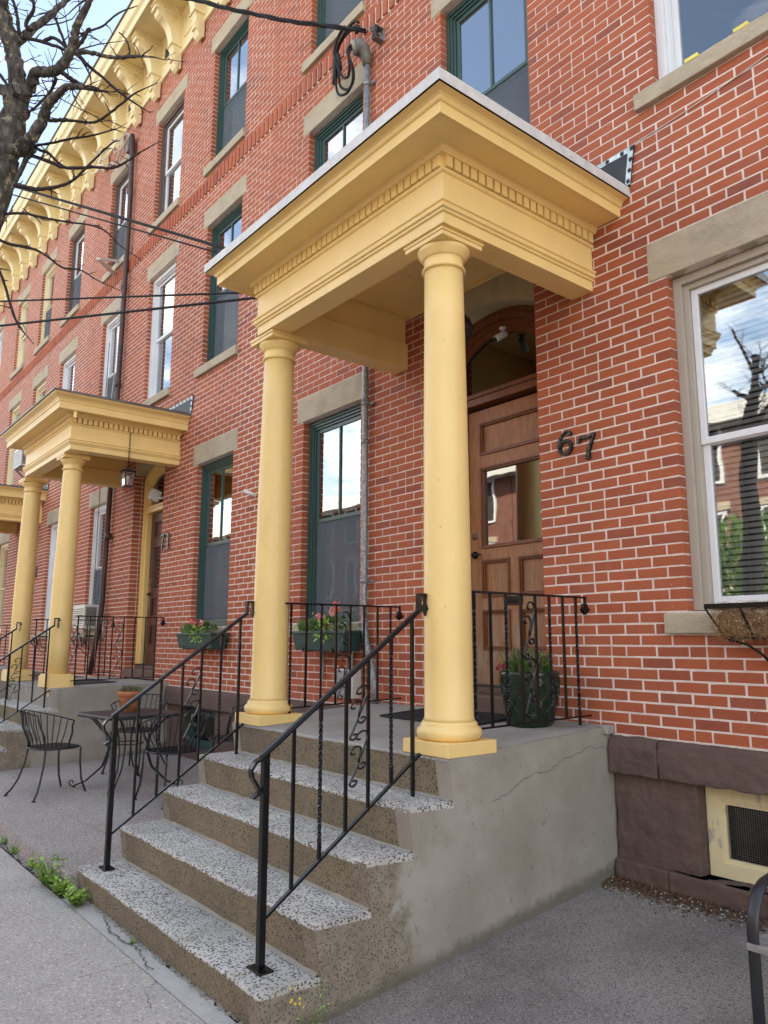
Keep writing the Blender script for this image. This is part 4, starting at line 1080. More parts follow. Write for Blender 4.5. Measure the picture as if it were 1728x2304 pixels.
b=MB();rib(b,[(-12.93,1.245),(-12.975,1.245),(-12.978,1.20),(-12.94,1.195),(-12.93,1.165),(-12.945,1.14),(-12.98,1.14)],[.013]*7,-.021,-.018);o=b.build('digit',M['iron'],t);o.matrix_parent_inverse=inv

# conduit, weatherhead, service drop
t=thing('service_conduit','grey galvanised electrical conduit with round weatherhead, running up beside the green windows','conduit',(-1.965,-.05,0));inv=Matrix.Translation((1.965,.05,0))
def put(o): o.parent=t;o.matrix_parent_inverse=inv;return o
b=MB();b.tube([(-1.965,-.055,5.50),(-1.965,-.055,3.2),(-1.965,-.055,.05),(-1.955,-.055,-.05),(-1.93,-.06,-.16),(-1.80,-.08,-.44),(-1.765,-.09,-.54),(-1.755,-.09,-.69)],.030,16);put(b.build('pipe',M['galv']))
for z in (5.28,3.6,2.02,1.98,1.62,-.08,.35):
    b=MB();b.tube([(-1.965,-.055,z-.02),(-1.965,-.055,z+.02)],.036,16);
    if z in(5.28,1.98,.35): b.box(-1.93,-1.885,-.03,-.002,z-.012,z+.012);put(b.build('pipe_clamp',M['galv']))
    else: put(b.build('coupling',M['galv']))
b=MB();b.tube([(-1.965,-.06,5.49),(-1.965,-.065,5.57),(-1.975,-.10,5.64),(-1.99,-.14,5.665),(-2.01,-.185,5.655)],[.042,.052,.078,.085,.075],18);put(b.build('weatherhead',M['grey_metal']))
b=MB();b.tube([(-2.005,-.18,5.652),(-2.022,-.205,5.644)],[.070,.064],18);put(b.build('wire_face',simple('light_grey_face',(.35,.34,.30),.7,.1)))
t=thing('service_cable','thick twisted black overhead cable ending in loops at the conduit top','cable',(-1.84,-.1,5.78));inv=Matrix.Translation((1.84,.1,-5.78))
A=Vector((-1.90,-.13,5.80));B=Vector((-3.567,-1.2,6.737));Dv=(B-A);
for k in range(3):
    b=MB();pts=[]
    for i in range(120):
        s=i/119*9;p=A+Dv*s*1.0;p.z-= -0+.012*s*(9-s)*.0 + .10*math.sin(min(1,s)*math.pi)*.5
        ph=s*34*.5+k*2.094;pts.append(p+Vector((math.cos(ph)*.6,math.cos(ph)*-.6,math.sin(ph)))*.016)
    b.tube(pts,.0135 if k else .008,6);o=b.build('strand',M['cable'],t);o.matrix_parent_inverse=inv
loops=[[(-2.02,-.2,5.66),(-2.05,-.24,5.60),(-2.06,-.16,5.46),(-2.10,-.13,5.36),(-2.20,-.12,5.335),(-2.33,-.12,5.45),(-2.37,-.12,5.62),(-2.39,-.12,5.80),(-2.38,-.12,5.92),(-2.28,-.13,5.97),(-2.12,-.14,5.96),(-2.02,-.14,5.93),(-1.98,-.14,5.86),(-2.05,-.15,5.85)],
 [(-2.01,-.2,5.64),(-2.03,-.24,5.56),(-2.04,-.18,5.42),(-2.09,-.15,5.32),(-2.20,-.14,5.28),(-2.34,-.14,5.36),(-2.395,-.14,5.55),(-2.40,-.14,5.75),(-2.37,-.14,5.92),(-2.2,-.15,5.99),(-2.06,-.15,6.00),(-1.98,-.15,5.93)],
 [(-2.0,-.2,5.68),(-2.04,-.24,5.62),(-2.07,-.2,5.50),(-2.14,-.16,5.43),(-2.24,-.15,5.48),(-2.32,-.15,5.62),(-2.385,-.15,5.78),(-2.41,-.15,5.90),(-2.33,-.15,6.03),(-2.2,-.16,6.05)]]
for L_ in loops:
    # smooth
    P_=[]
    for i in range(len(L_)-1):
        p0,p1,p2,p3=[Vector(L_[max(0,min(len(L_)-1,j))]) for j in(i-1,i,i+1,i+2)]
        for u in range(6):
            s=u/6;P_.append(.5*((2*p1)+(-p0+p2)*s+(2*p0-5*p1+4*p2-p3)*s*s+(-p0+3*p1-3*p2+p3)*s**3))
    b=MB();b.tube(P_,.0135,8);o=b.build('loop',M['cable'],t);o.matrix_parent_inverse=inv
for a,c in (((-2.392,-.12,5.86),(-2.345,-.12,5.66)),((-2.40,-.14,5.80),(-2.41,-.14,5.52))):
    b=MB();b.tube([a,c],.027,10);o=b.build('splice',M['rubber'],t);o.matrix_parent_inverse=inv
b=MB();b.tube([(-1.90,-.13,5.82),(-1.83,-.10,5.76)],.006,6);o=b.build('tie_wire',M['grey_metal'],t);o.matrix_parent_inverse=inv
t=thing('insulator_bracket','dark metal spool insulator bolted to brick above the conduit head','insulator',(-1.79,0,5.74));inv=Matrix.Translation((1.79,0,-5.74))
b=MB();b.box(-1.83,-1.75,-.012,0,5.65,5.81);b.prismy([(-1.83,0),(-1.83,0),(-1.82,0)],0,.001) if False else None;b.box(-1.835,-1.765,-.11,-.012,5.79,5.80);b.box(-1.835,-1.765,-.11,-.012,5.66,5.67);o=b.build('clevis',M['grey_metal'],t,bevel=.004);o.matrix_parent_inverse=inv
b=MB();b.lathe([(.015,5.668),(.038,5.68),(.038,5.70),(.024,5.73),(.038,5.762),(.038,5.78),(.015,5.792)],(-1.80,-.08),20);o=b.build('spool',M['lens'],t);o.matrix_parent_inverse=inv
# loose wires down the wall beside the conduit
b=MB();pts=[(-2.035-.012*math.sin(z*2.7)-.02*(z<1.2)*math.sin(z*5),-.012,z) for z in [2.45-i*.12 for i in range(22)]];b.tube(pts,.0045,5);tag(b.build('wall_wire',M['cable']),'thin black wire hanging on the brick just left of the conduit','wire')
b=MB();pts=[(-2.02+.008*math.sin(z*3.1),-.010,z) for z in [.55-i*.08 for i in range(15)]];b.tube(pts,.0042,5);tag(b.build('wall_wire',M['whitecable']),'thin white wire on the brick left of the conduit foot','wire')
b=MB();pts=[(.66+.0*i+ (1.6*i/20),-.008,3.062+.30*i/20*.6-.04*math.sin(i/20*math.pi)) for i in range(21)];b.tube(pts,.0035,5);tag(b.build('wall_wire',M['whitecable']),'slack white wire sagging across the brick right of the portico roof','wire')
t=thing('utility_box','pale grey utility box at the foot of the wall left of the conduit','utility box',(-2.19,0,-.55));inv=Matrix.Translation((2.19,0,.55))
b=MB();b.box(-2.31,-2.06,-.11,-.001,-.67,-.42);o=b.build('case',M['plasticw'],t,bevel=.012,seg=3);o.matrix_parent_inverse=inv
b=MB();b.box(-2.30,-2.07,-.118,-.11,-.66,-.43);o=b.build('lid',M['galv'],t,bevel=.006);o.matrix_parent_inverse=inv
b=MB();b.tube([(-2.14,-.06,-.42),(-2.13,-.06,-.30),(-2.09,-.05,-.2),(-2.07,-.03,-.05)],.008,6);o=b.build('lead',M['whitecable'],t);o.matrix_parent_inverse=inv
# spout
b=MB();b.tube([(-4.04,0,1.43),(-4.13,-.11,1.49)],.022,14);tag(b.build('vent_spout',M['plasticw']),'short white tube sticking out of the brick between the two ground floor green windows','spout')
# brown downpipe
t=thing('downpipe','dark brown downpipe crossing the brick house from cornice to stoop of number 71','downpipe',(-8.66,-.06,-.7));inv=Matrix.Translation((8.66,.06,.7))
b=MB();b.tube([(-8.60,-.09,8.45),(-8.58,-.08,8.1),(-8.56,-.07,7.2),(-8.57,-.07,5.2),(-8.60,-.07,3.2),(-8.65,-.07,2.2),(-8.69,-.07,.42),(-8.72,-.08,.1),(-8.80,-.10,-.25),(-8.90,-.12,-.68)],.042,12);o=b.build('pipe',M['pipebrown'],t);o.matrix_parent_inverse=inv
for z in (7.35,5.6,3.9,1.4):
    b=MB();b.tube([(-8.60,-.07,z),(-8.60,-.07,z+.10)],.052,12);o=b.build('joint_collar',M['pipebrown'],t);o.matrix_parent_inverse=inv
b=MB()
rr=random.Random(3)
for k in range(5):
    P_=[];p=Vector((-8.62,-.12,8.45))
    for i in range(12): P_.append(p.copy());p+=Vector((-.10+rr.uniform(-.06,.03),rr.uniform(-.05,.02),rr.uniform(-.14,.12)))
    b.tube(P_,.009,5)
o=b.build('wire_tangle',M['whitecable'],t);o['kind']='stuff';o.matrix_parent_inverse=inv
b=MB();b.box(-8.74,-8.62,-.14,-.02,8.15,8.42);o=b.build('junction_box',M['brownpaint'],t,bevel=.01);o.matrix_parent_inverse=inv
for i,(dx_,lab) in enumerate(((0,'loose white cable hanging beside the brown downpipe above the air conditioner'),)):
    b=MB();pts=[(-8.90+.07*math.sin(z*1.3),-.03-.01*math.sin(z*4),z) for z in [5.5-i*.2 for i in range(29)]];b.tube(pts,.008,5);tag(b.build('hanging_cable',M['whitecable']),lab,'cable')
    b=MB();pts=[(-9.30+.02*math.sin(z*1.3),-.02,z) for z in [4.9-i*.3 for i in range(16)]];b.tube(pts,.005,5);tag(b.build('hanging_cable',M['cable']),'thin dark cable hanging in front of the window left of the brown downpipe','cable')
for i,(x,lab) in enumerate(((1.29,'left strip of yellow masking tape on the sill of the top right window'),(1.60,'right strip of yellow masking tape on the sill of the top right window'))):
    b=MB();b.box(x,x+.085,-.048,.0,3.384,3.4075);o=b.build('tape_strip',simple('yellow_tape',(.85,.72,.16),.7,.1,bst=0));tag(o,lab,'tape')
# air conditioners
def ac(loc,w_,h_,d_,lab,col='plasticw'):
    t=thing('air_conditioner',lab,'air conditioner',loc)
    b=MB();b.box(-w_/2,w_/2,-d_,.12,0,h_);b.build('case',M[col],t,bevel=.012)
    b=MB();
    for i in range(9): b.box(-w_/2+.03,w_/2-.03,-d_-.004,-d_,.04+i*(h_-.08)/9,.04+i*(h_-.08)/9+.008)
    tag(b.build('grille',M['room'],t),kind='stuff')
    b=MB();b.box(w_/2-.0,w_/2+.003,-d_+.03,-.02,.04,h_-.04);b.build('side_louvre',M['grey_metal'],t)
    b=MB();b.bar((-w_/3,-d_+.05,-.02),(-w_/3,.0,-.28),.03,.03);b.bar((w_/3,-d_+.05,-.02),(w_/3,0,-.28),.03,.03);b.build('support_bracket',M['grey_metal'],t)
    return t
ac((-9.35,0,.02),.56,.38,.22,'window air conditioner with dark side beside the brown downpipe','plasticw')
ac((-13.75,0,3.44),.60,.42,.34,'white air conditioner sticking out of an upper window at the left edge')
t=thing('ac_bracket','empty white support bracket sticking out below the top window by the brown downpipe','bracket',(-9.1,0,6.3));
b=MB();b.box(-.03,.33,-.02,.02,0,.03);b.bar((.0,0,.04),(.32,-.46,-.20),.06,.03);b.build('top_arm',M['plasticw'],t)
b=MB();b.bar((.32,-.46,-.2),(-.20,-.01,-.13),.07,.03);b.build('brace',M['plasticw'],t)
# lamp and cameras
t=thing('globe_lamp','dark round hanging lamp half hidden behind the near column','lamp',(-.17,-.62,2.66))
b=MB();b.tube([(0,0,0),(0,0,-.55)],.008,8);b.build('stem',M['iron'],t)
b=MB();b.lathe([(.001,-.805),(.05,-.798),(.088,-.765),(.105,-.715),(.105,-.685),(.088,-.635),(.055,-.60),(.02,-.585),(.012,-.55)],(0,0),32);b.build('globe',M['lens'],t)
b=MB();b.lathe([(.05,-.0),(.045,-.02),(.012,-.03)],(0,0),20);b.build('ceiling_cap',M['iron'],t)
t=thing('hanging_lantern','black four sided lantern with glass panes hanging in the portico of number 71','lantern',(-6.15,-.7,2.69))
b=MB()
for i in range(16):
    z=-.02-i*.0385
    b.tube([(.009*math.cos(a) if i%2 else 0,(0 if i%2 else .009*math.cos(a)),z-.018+.024*math.sin(a)) for a in [2*math.pi*j/10 for j in range(11)]],.003,5)
tag(b.build('chain',M['iron'],t),kind='stuff')
b=MB();b.lathe([(.010,-.63),(.022,-.645),(.045,-.665),(.112,-.705),(.112,-.717),(.088,-.717)],(0,0),4,smooth=False,a0=math.pi/4);b.build('cap',M['iron'],t)
b=MB()
for sx in(-1,1):
    for sy in(-1,1): b.bar((sx*.066,sy*.066,-.717),(sx*.054,sy*.054,-.90),.009,.009,up=(0,1,0))
b.box(-.064,.064,-.064,.064,-.912,-.90)
for q in(-1,1):
    b.box(-.066,.066,q*.066-.005,q*.066+.005,-.728,-.717);b.box(q*.066-.005,q*.066+.005,-.06,.06,-.7285,-.7175)
b.build('cage',M['iron'],t)
for i,(a,c) in enumerate((((-.062,-.064),(.062,-.064)),((.064,-.062),(.064,.062)),((.062,.064),(-.062,.064)),((-.064,.062),(-.064,-.062)))):
    b=MB();k=.82;b.add([(a[0],a[1],-.72),(c[0],c[1],-.72),(c[0]*k,c[1]*k,-.90),(a[0]*k,a[1]*k,-.90)],[(0,1,2,3)]);b.build('lantern_pane',M['glassn'],t,fix=False)
b=MB();b.tube([(0,0,-.90),(0,0,-.84)],.010,10);b.tube([(0,0,-.84),(0,0,-.79),(0,0,-.765)],[.015,.019,.006],12);b.build('bulb',M['plasticw'],t)
def seccam(loc,aim,lab):
    t=thing('security_camera',lab,'security camera',loc)
    b=MB();b.lathe([(.030,0),(.030,-.010),(.012,-.016),(.010,-.05)],(0,0),20);b.build('mount',M['plasticw'],t)
    a=Vector(aim).normalized();p=Vector((0,0,-.06))
    b=MB();b.tube([p-a*.035,p-a*.02,p+a*.075,p+a*.085],[.020,.028,.028,.026],18);b.box(-.001,.001,-.001,.001,-.06,-.05);b.build('body',M['plasticw'],t)
    b=MB();b.tube([p+a*.080,p+a*.0865],[.024,.023],18);b.build('lens',M['lens'],t)
seccam((-.42,.12,2.315-.06),(-.25,-.75,-.55),'small white security camera hanging under the wooden door arch')
t=thing('security_light','white cube shaped security light beside the doorway of number 71','security light',(-7.0,.05,1.80))
b=MB();b.box(-.06,.06,-.14,.0,-.02,.14);o=b.build('housing',M['plasticw'],t,bevel=.012,seg=3);o.rotation_euler=(R_(-18),R_(8),0)
b=MB();b.tube([(.06,-.02,.03),(.15,.02,.03)],.018,10);b.build('arm',M['plasticw'],t)

# ---------------- plants ----------------
def foliage(n,c,rad,size,seed,long=1.8,up=.4,droop=0):
    r=random.Random(seed);b=MB()
    for i in range(n):
        while True:
            q=Vector((r.uniform(-1,1),r.uniform(-1,1),r.uniform(-1,1)))
            if q.length<1: break
        p=Vector(c)+Vector((q.x*rad[0],q.y*rad[1],q.z*rad[2]))
        d=Vector((q.x,q.y,q.z+up+r.uniform(-.5,.5)-droop*abs(q.x))).normalized();s=size*r.uniform(.6,1.3)
        sd_=d.cross(Vector((r.uniform(-1,1),r.uniform(-1,1),r.uniform(-1,1)))).normalized();nn=sd_.cross(d)
        b.add([p,p+d*s*long*.4+sd_*s*.35+nn*s*.1,p+d*s*long-nn*s*.15,p+d*s*long*.4-sd_*s*.35+nn*s*.1],[(0,1,2),(0,2,3)])
    return b
def grassy(n,c,rad,h,seed,w_=.004):
    r=random.Random(seed);b=MB()
    for i in range(n):
        p=Vector(c)+Vector((r.uniform(-1,1)*rad[0],r.uniform(-1,1)*rad[1],0));d=Vector((r.uniform(-.9,.9),r.uniform(-.9,.5),0));H=h*r.uniform(.5,1.1)
        s=Vector((w_,w_*.5,0));m1=p+d*H*.35+Vector((0,0,H*.75));m2=p+d*H*.9+Vector((0,0,H*r.uniform(.3,1)))
        b.add([p-s,p+s,m1+s*.8,m2,m1-s*.8],[(0,1,2,4),(4,2,3)])
    return b
def blossoms(n,c,rad,size,seed,petals=5):
    r=random.Random(seed);b=MB()
    for i in range(n):
        p=Vector(c)+Vector((r.uniform(-1,1)*rad[0],r.uniform(-1,1)*rad[1],r.uniform(-1,1)*rad[2]))
        ax=Vector((r.uniform(-.6,.8),-1,r.uniform(0,1))).normalized();u=ax.orthogonal().normalized();v=ax.cross(u)
        for k in range(petals*2):
            a=2*math.pi*k/petals+ (0 if k<petals else .6);rr_=size*(1 if k<petals else .6);d=(u*math.cos(a)+v*math.sin(a)+ax*(.3 if k<petals else .9)).normalized();s=(u*math.cos(a+1.57)+v*math.sin(a+1.57))*rr_*.45
            b.add([p,p+d*rr_*.6+s,p+d*rr_,p+d*rr_*.6-s],[(0,1,2,3)])
    return b
def planter(cx,w_,lab,lab2,seed,flowers):
    t=thing('planter_box',lab,'planter box',(cx,-.15,-.26),'green planter boxes under the windows')
    z0,z1=0,.175;wb=w_/2-.045;wt=w_/2
    b=MB();
    vs=[(-wb,-.085,z0),(wb,-.085,z0),(wb,.085,z0),(-wb,.085,z0),(-wt,-.105,z1),(wt,-.105,z1),(wt,.105,z1),(-wt,.105,z1)]
    b.add(vs,[(0,3,2,1),(0,1,5,4),(1,2,6,5),(2,3,7,6),(3,0,4,7)])
    b.build('trough',M['planter'],t,bevel=.006)
    b=MB();b.frame(-wt-.012,wt+.012,-.115,.115,.016,0,1);b2=MB();b2.box(-wt-.012,wt+.012,-.117,-.100,z1-.022,z1+.004);b2.box(-wt-.012,wt+.012,.100,.117,z1-.022,z1+.004);b2.box(-wt-.012,-wt+.006,-.100,.100,z1-.022,z1+.004);b2.box(wt-.006,wt+.012,-.100,.100,z1-.022,z1+.004);b2.build('rim',M['planter'],t,bevel=.004)
    b=MB();b.box(-wt+.01,wt-.01,-.095,.095,z1-.03,z1-.02);b.build('soil',M['soil'],t)
    for sx in(-.28,.26):
        b=MB();b.box(sx*w_-.012,sx*w_+.012,.128,.134,-.26,.0);b.build('wall_strap',M['grey_metal'],t)
        b=MB();b.box(sx*w_-.010,sx*w_+.010,-.10,.134,-.008,-.001);b.box(sx*w_-.010,sx*w_+.010,-.104,-.096,-.008,.03);b.build('shelf_arm',M['iron'],t)
    p=thing('flowering_plant',lab2,'plant',(cx,-.15,-.09),'flowering plants in the planter boxes')
    foliage(150*2,(0,-.0,.06),(w_*.36,.10,.07),.026,seed).build('leaves',M['leaf'],p,fix=False)
    foliage(70,(w_*.12,-.11,-.0),(w_*.16,.03,.09),.026,seed+1,droop=.4).build('trailing_leaves',M['leaf2'],p,fix=False)
    grassy(110,(-w_*.30,-.02,.0),(w_*.14,.06),.15,seed+2).build('grass_blades',M['leaf'],p,fix=False)
    for i,(fx,fz,n,mt) in enumerate(flowers):
        blossoms(n,(fx*w_,-.06,fz),(.030,.03,.028),.024,seed+10+i).build('blossom',M[mt],p,fix=False)
planter(-2.40,.86,'dark green planter box with pink blooms, seen through the landing railing','pink and dark red flowers in the planter box right of the left column',11,[(-.25,.10,4,'flowerd'),(-.02,.13,6,'flowerp'),(.04,.08,4,'flowerd'),(-.12,.15,3,'flowerp'),(.22,.17,8,'flowerp'),(.26,.22,6,'flower'),(.10,.06,3,'flowerd')])
planter(-4.97,.94,'dark green planter box under the window left of the thick column','coral and red flowers in the planter box above the patio table',23,[(-.12,.13,7,'flower'),(-.05,.10,4,'flowerp'),(.05,.13,7,'flowerd'),(.09,.08,5,'flower'),(.16,.13,3,'flowerp')])
# wire planter with coir under the big white window
def wire_planter(loc,w_,lab,full=True,seed=1):
    t=thing('wire_planter',lab,'wire planter',loc,None if full else 'empty wire planters of number 71')
    I=M['iron'];n=max(2,int(w_/.19))
    b=MB();b.box(-w_/2,w_/2,-.245,-.232,-.012,.014);b.box(-w_/2,w_/2,-.02,-.008,-.012,.014);b.box(-w_/2-.0,-w_/2+.008,-.232,-.02,-.012,.014);b.box(w_/2-.008,w_/2,-.232,-.02,-.012,.014);b.build('rim',I,t,bevel=.001,seg=1)
    b=MB();b.bar((-w_/2+.07,-.18,-.165),(w_/2-.07,-.18,-.165),.01,.012);b.bar((-w_/2+.07,-.05,-.165),(w_/2-.07,-.05,-.165),.01,.012);b.build('bottom_rod',I,t)
    for i in range(n+1):
        x=-w_/2+.004+(w_-.008)*i/n;xb=x*(1-.14/w_)
        b=MB();wd=.018 if 0<i<n else .010
        b.bar((x,-.238,-.01),(xb,-.18,-.165),wd,.006,up=(1,0,0));b.build('front_rod',I,t)
    if not full:
        s=MB()
        for i in range(n):
            xc=-w_/2+w_*(i+.5)/n
            for sg in(-1,1): s.tube([(xc+sg*.08,-.238,-.02),(xc+sg*.01,-.22,-.07),(xc+sg*.02,-.2,-.12),(xc+sg*.07,-.185,-.16)],.004,5)
        tag(s.build('lattice',I,t),kind='stuff')
    for sx in (-.13*w_/.7,.3*w_/.7):
        b=MB();P_=[(sx-.16,-.17,-.17),(sx-.08,-.12,-.20),(sx-.03,-.07,-.25),(sx,-.02,-.31)];b.tube(P_,.007,7);b.build('support_rod',I,t)
    if full:
        r=random.Random(seed)
        b=MB()
        for i in range(3):
            xc=-w_/2+w_*(i+.5)/3
            b.tube([(xc-.105,-.125,-.085),(xc-.07,-.125,-.09),(xc,-.125,-.095),(xc+.07,-.125,-.09),(xc+.105,-.125,-.085)],[.05,.078,.085,.078,.05],14)
        o=b.build('coir_liner',M['coir'],t)
        b=MB()
        for i in range(2600):
            x=r.uniform(-w_/2+.02,w_/2-.02);z=r.uniform(-.17,.0);y=-.13-.085*math.sqrt(max(0,1-((z+.09)/.095)**2))+r.uniform(-.012,.012)
            p=Vector((x,y,z));d=Vector((r.gauss(0,1),r.gauss(0,.35),r.gauss(-.2,.8))).normalized()*r.uniform(.015,.05);m_=p+d*.5+Vector((r.uniform(-1,1),0,r.uniform(-1,1)))*.006;w2=Vector((.0008,0,.0008))
            b.add([p-w2,p+w2,m_+w2,p+d,m_-w2],[(0,1,2,4),(4,2,3)])
        for i in range(500):
            p=Vector((.07+r.gauss(0,.035),-.14+r.uniform(-.04,.03),-.17+r.uniform(-.02,.03)));q=p+Vector((r.gauss(0,.02),r.gauss(0,.01),-r.uniform(.03,.14)));w2=Vector((.0008,0,.0))
            b.add([p-w2,p+w2,q],[(0,1,2)])
        tag(b.build('coir_fibres',simple('coir_fibre_light',(.36,.21,.10),.9,.3,60,bst=0),t,fix=False),kind='stuff')
        b=MB()
        for i in range(34):
            p=Vector((r.uniform(-w_/2+.05,w_/2),-.13+r.uniform(-.05,.05),-.005));q=p+Vector((r.gauss(0,.09),r.gauss(-.02,.03),r.uniform(.0,.07)));b.tube([p,p.lerp(q,.5)+Vector((0,0,.02)),q],.0016,4)
        b.tube([(.06,-.18,.02),(.075,-.27,-.06),(.085,-.262,-.15)],.0022,4)
        tag(b.build('dry_stems',simple('straw',(.45,.34,.18),.8,.2,bst=0),t,fix=False),kind='stuff')
        b=MB()
        for i in range(60):
            p=Vector((r.uniform(-w_/2+.05,w_/2-.05),-.215+r.uniform(-.01,.01),r.uniform(-.12,-.02)));b.obox(p,Vector((1,0,0)),Vector((0,1,0)),Vector((0,0,1)),.002,.002,.002)
        tag(b.build('perlite',M['plasticw'],t),kind='stuff')
        b=MB();b.box(.055,.085,-.014,-.002,-.31,-.16);b.build('wall_strap',M['galv'],t,bevel=.003)
        b=MB();r=random.Random(8)
        for i in range(24): 
            b.box(.03+r.uniform(-.02,.06),.05+r.uniform(0,.07),-.0035,.0005,-.33+r.uniform(0,.15),-.31+r.uniform(0,.16))
        tag(b.build('patch_mortar',M['mortar'],t),kind='stuff')
wire_planter((1.66,0,.01),.76,'black wire planter stuffed with dry coir under the large white window',True)
wire_planter((-9.25,0,-.10),.72,'empty black wire planter below the air conditioner of number 71',False)
wire_planter((-11.75,0,-.10),.72,'empty black wire planter farther left, between the two columns of number 71',False)

# glazed pot beside the door
POT=(.085,-.275,-.705)
t=thing('glazed_pot','dark green glazed pot with raised pattern standing by the wooden door','plant pot',POT);t.scale=(1.12,1.12,1.06)
b=MB();prof=[(.115,0),(.122,.012),(.130,.04),(.142,.10),(.156,.17),(.166,.24),(.170,.30),(.172,.315),(.165,.325),(.155,.318),(.150,.29)];b.lathe(prof,(0,0),64);b.build('pot',M['glaze'],t)
b=MB()
def prad(z):
    for (r0_,z0_),(r1_,z1_) in zip(prof,prof[1:]):
        if z0_<=z<=z1_ and z1_>z0_: return r0_+(r1_-r0_)*(z-z0_)/(z1_-z0_)
    return .17
for k in range(12):
    for sg in(-1,1):
        P_=[]
        for i in range(34):
            z=.025+.265*i/33;a=2*math.pi*(k+.5)/12+sg*(.12+.11*math.cos(z/.265*2*math.pi*2));R=prad(z)+.0005;P_.append((R*math.cos(a),R*math.sin(a),z))
        b.tube(P_,.0036,5)
    for (z,s) in ((.075,0),(.205,0),(.14,.5),(.265,.5)):
        a=2*math.pi*(k+.5+s)/12;R=prad(z)
        for j in range(4):
            q=j*math.pi/2;aa=a+.055*math.cos(q);zz=z+.012*math.sin(q);b.obox((R*math.cos(aa),R*math.sin(aa),zz),Vector((math.cos(aa),math.sin(aa),0)),Vector((-math.sin(aa),math.cos(aa),0)),Vector((0,0,1)),.006,.007,.007)
tag(b.build('raised_pattern',M['glaze'],t,bevel=.0),kind='stuff')
b=MB();b.lathe([(.0,.295),(.152,.295)],(0,0),32,cap=False);b.build('soil',M['soil'],t,fix=False)
p=thing('potted_flower','leafy plant with dark red blooms growing in the green glazed pot','plant',(POT[0],POT[1],POT[2]+.31))
foliage(220,(0,0,.05),(.13,.13,.06),.030,5,up=.9).build('leaves',M['leaf'],p,fix=False)
grassy(90,(0,.0,.0),(.10,.08),.22,6,.005).build('upright_leaves',M['leafd'],p,fix=False)
blossoms(14,(-.15,-.06,.05),(.045,.04,.03),.017,7).build('blossom',M['flowerd'],p,fix=False)
blossoms(10,(.10,.06,.10),(.05,.03,.03),.016,8).build('blossom',M['flowerd'],p,fix=False)
# mats
def doormat(cx,cy,z,w_,d_,lab,holes=True,tilt=.056):
    t=thing('doormat',lab,'doormat',(cx,cy,z));t.rotation_euler=(tilt,0,0)
    b=MB();b.box(-w_/2,w_/2,-d_/2,d_/2,.0,.008);b.build('backing',M['rubber'],t)
    b=MB();b.frame(-w_/2,w_/2,-d_/2,d_/2,.03,0,1);b2=MB()
    b2.box(-w_/2,w_/2,-d_/2,-d_/2+.02,.0085,.013);b2.box(-w_/2,w_/2,d_/2-.02,d_/2,.0085,.013);b2.box(-w_/2,-w_/2+.02,-d_/2+.02,d_/2-.02,.0085,.013);b2.box(w_/2-.02,w_/2,-d_/2+.02,d_/2-.02,.0085,.013);b2.build('border',M['rubber'],t)
    if holes:
        s=MB();n=int(w_/.07);m_=int(d_/.045)
        for i in range(n):
            for j in range(m_):
                cx_=-w_/2+.05+i*.07+(.035 if j%2 else 0);cy_=-d_/2+.03+j*.045
                if cx_>w_/2-.04 or cy_>d_/2-.05: continue
                for r_ in (.034,.022,.010): s.tube([(cx_+r_*math.cos(a),cy_+r_*math.sin(a),.010) for a in [math.pi*q/6 for q in range(7)]],.0028,4)
        tag(s.build('scallop_ribs',M['rubber'],t),kind='stuff')
doormat(-.62,-.33,-.700,.90,.52,'black rubber doormat with scallop pattern on the landing of number 67')
doormat(-7.3,-.72,-.722,.95,.55,'plain black doormat on the landing of number 71',False,.03)

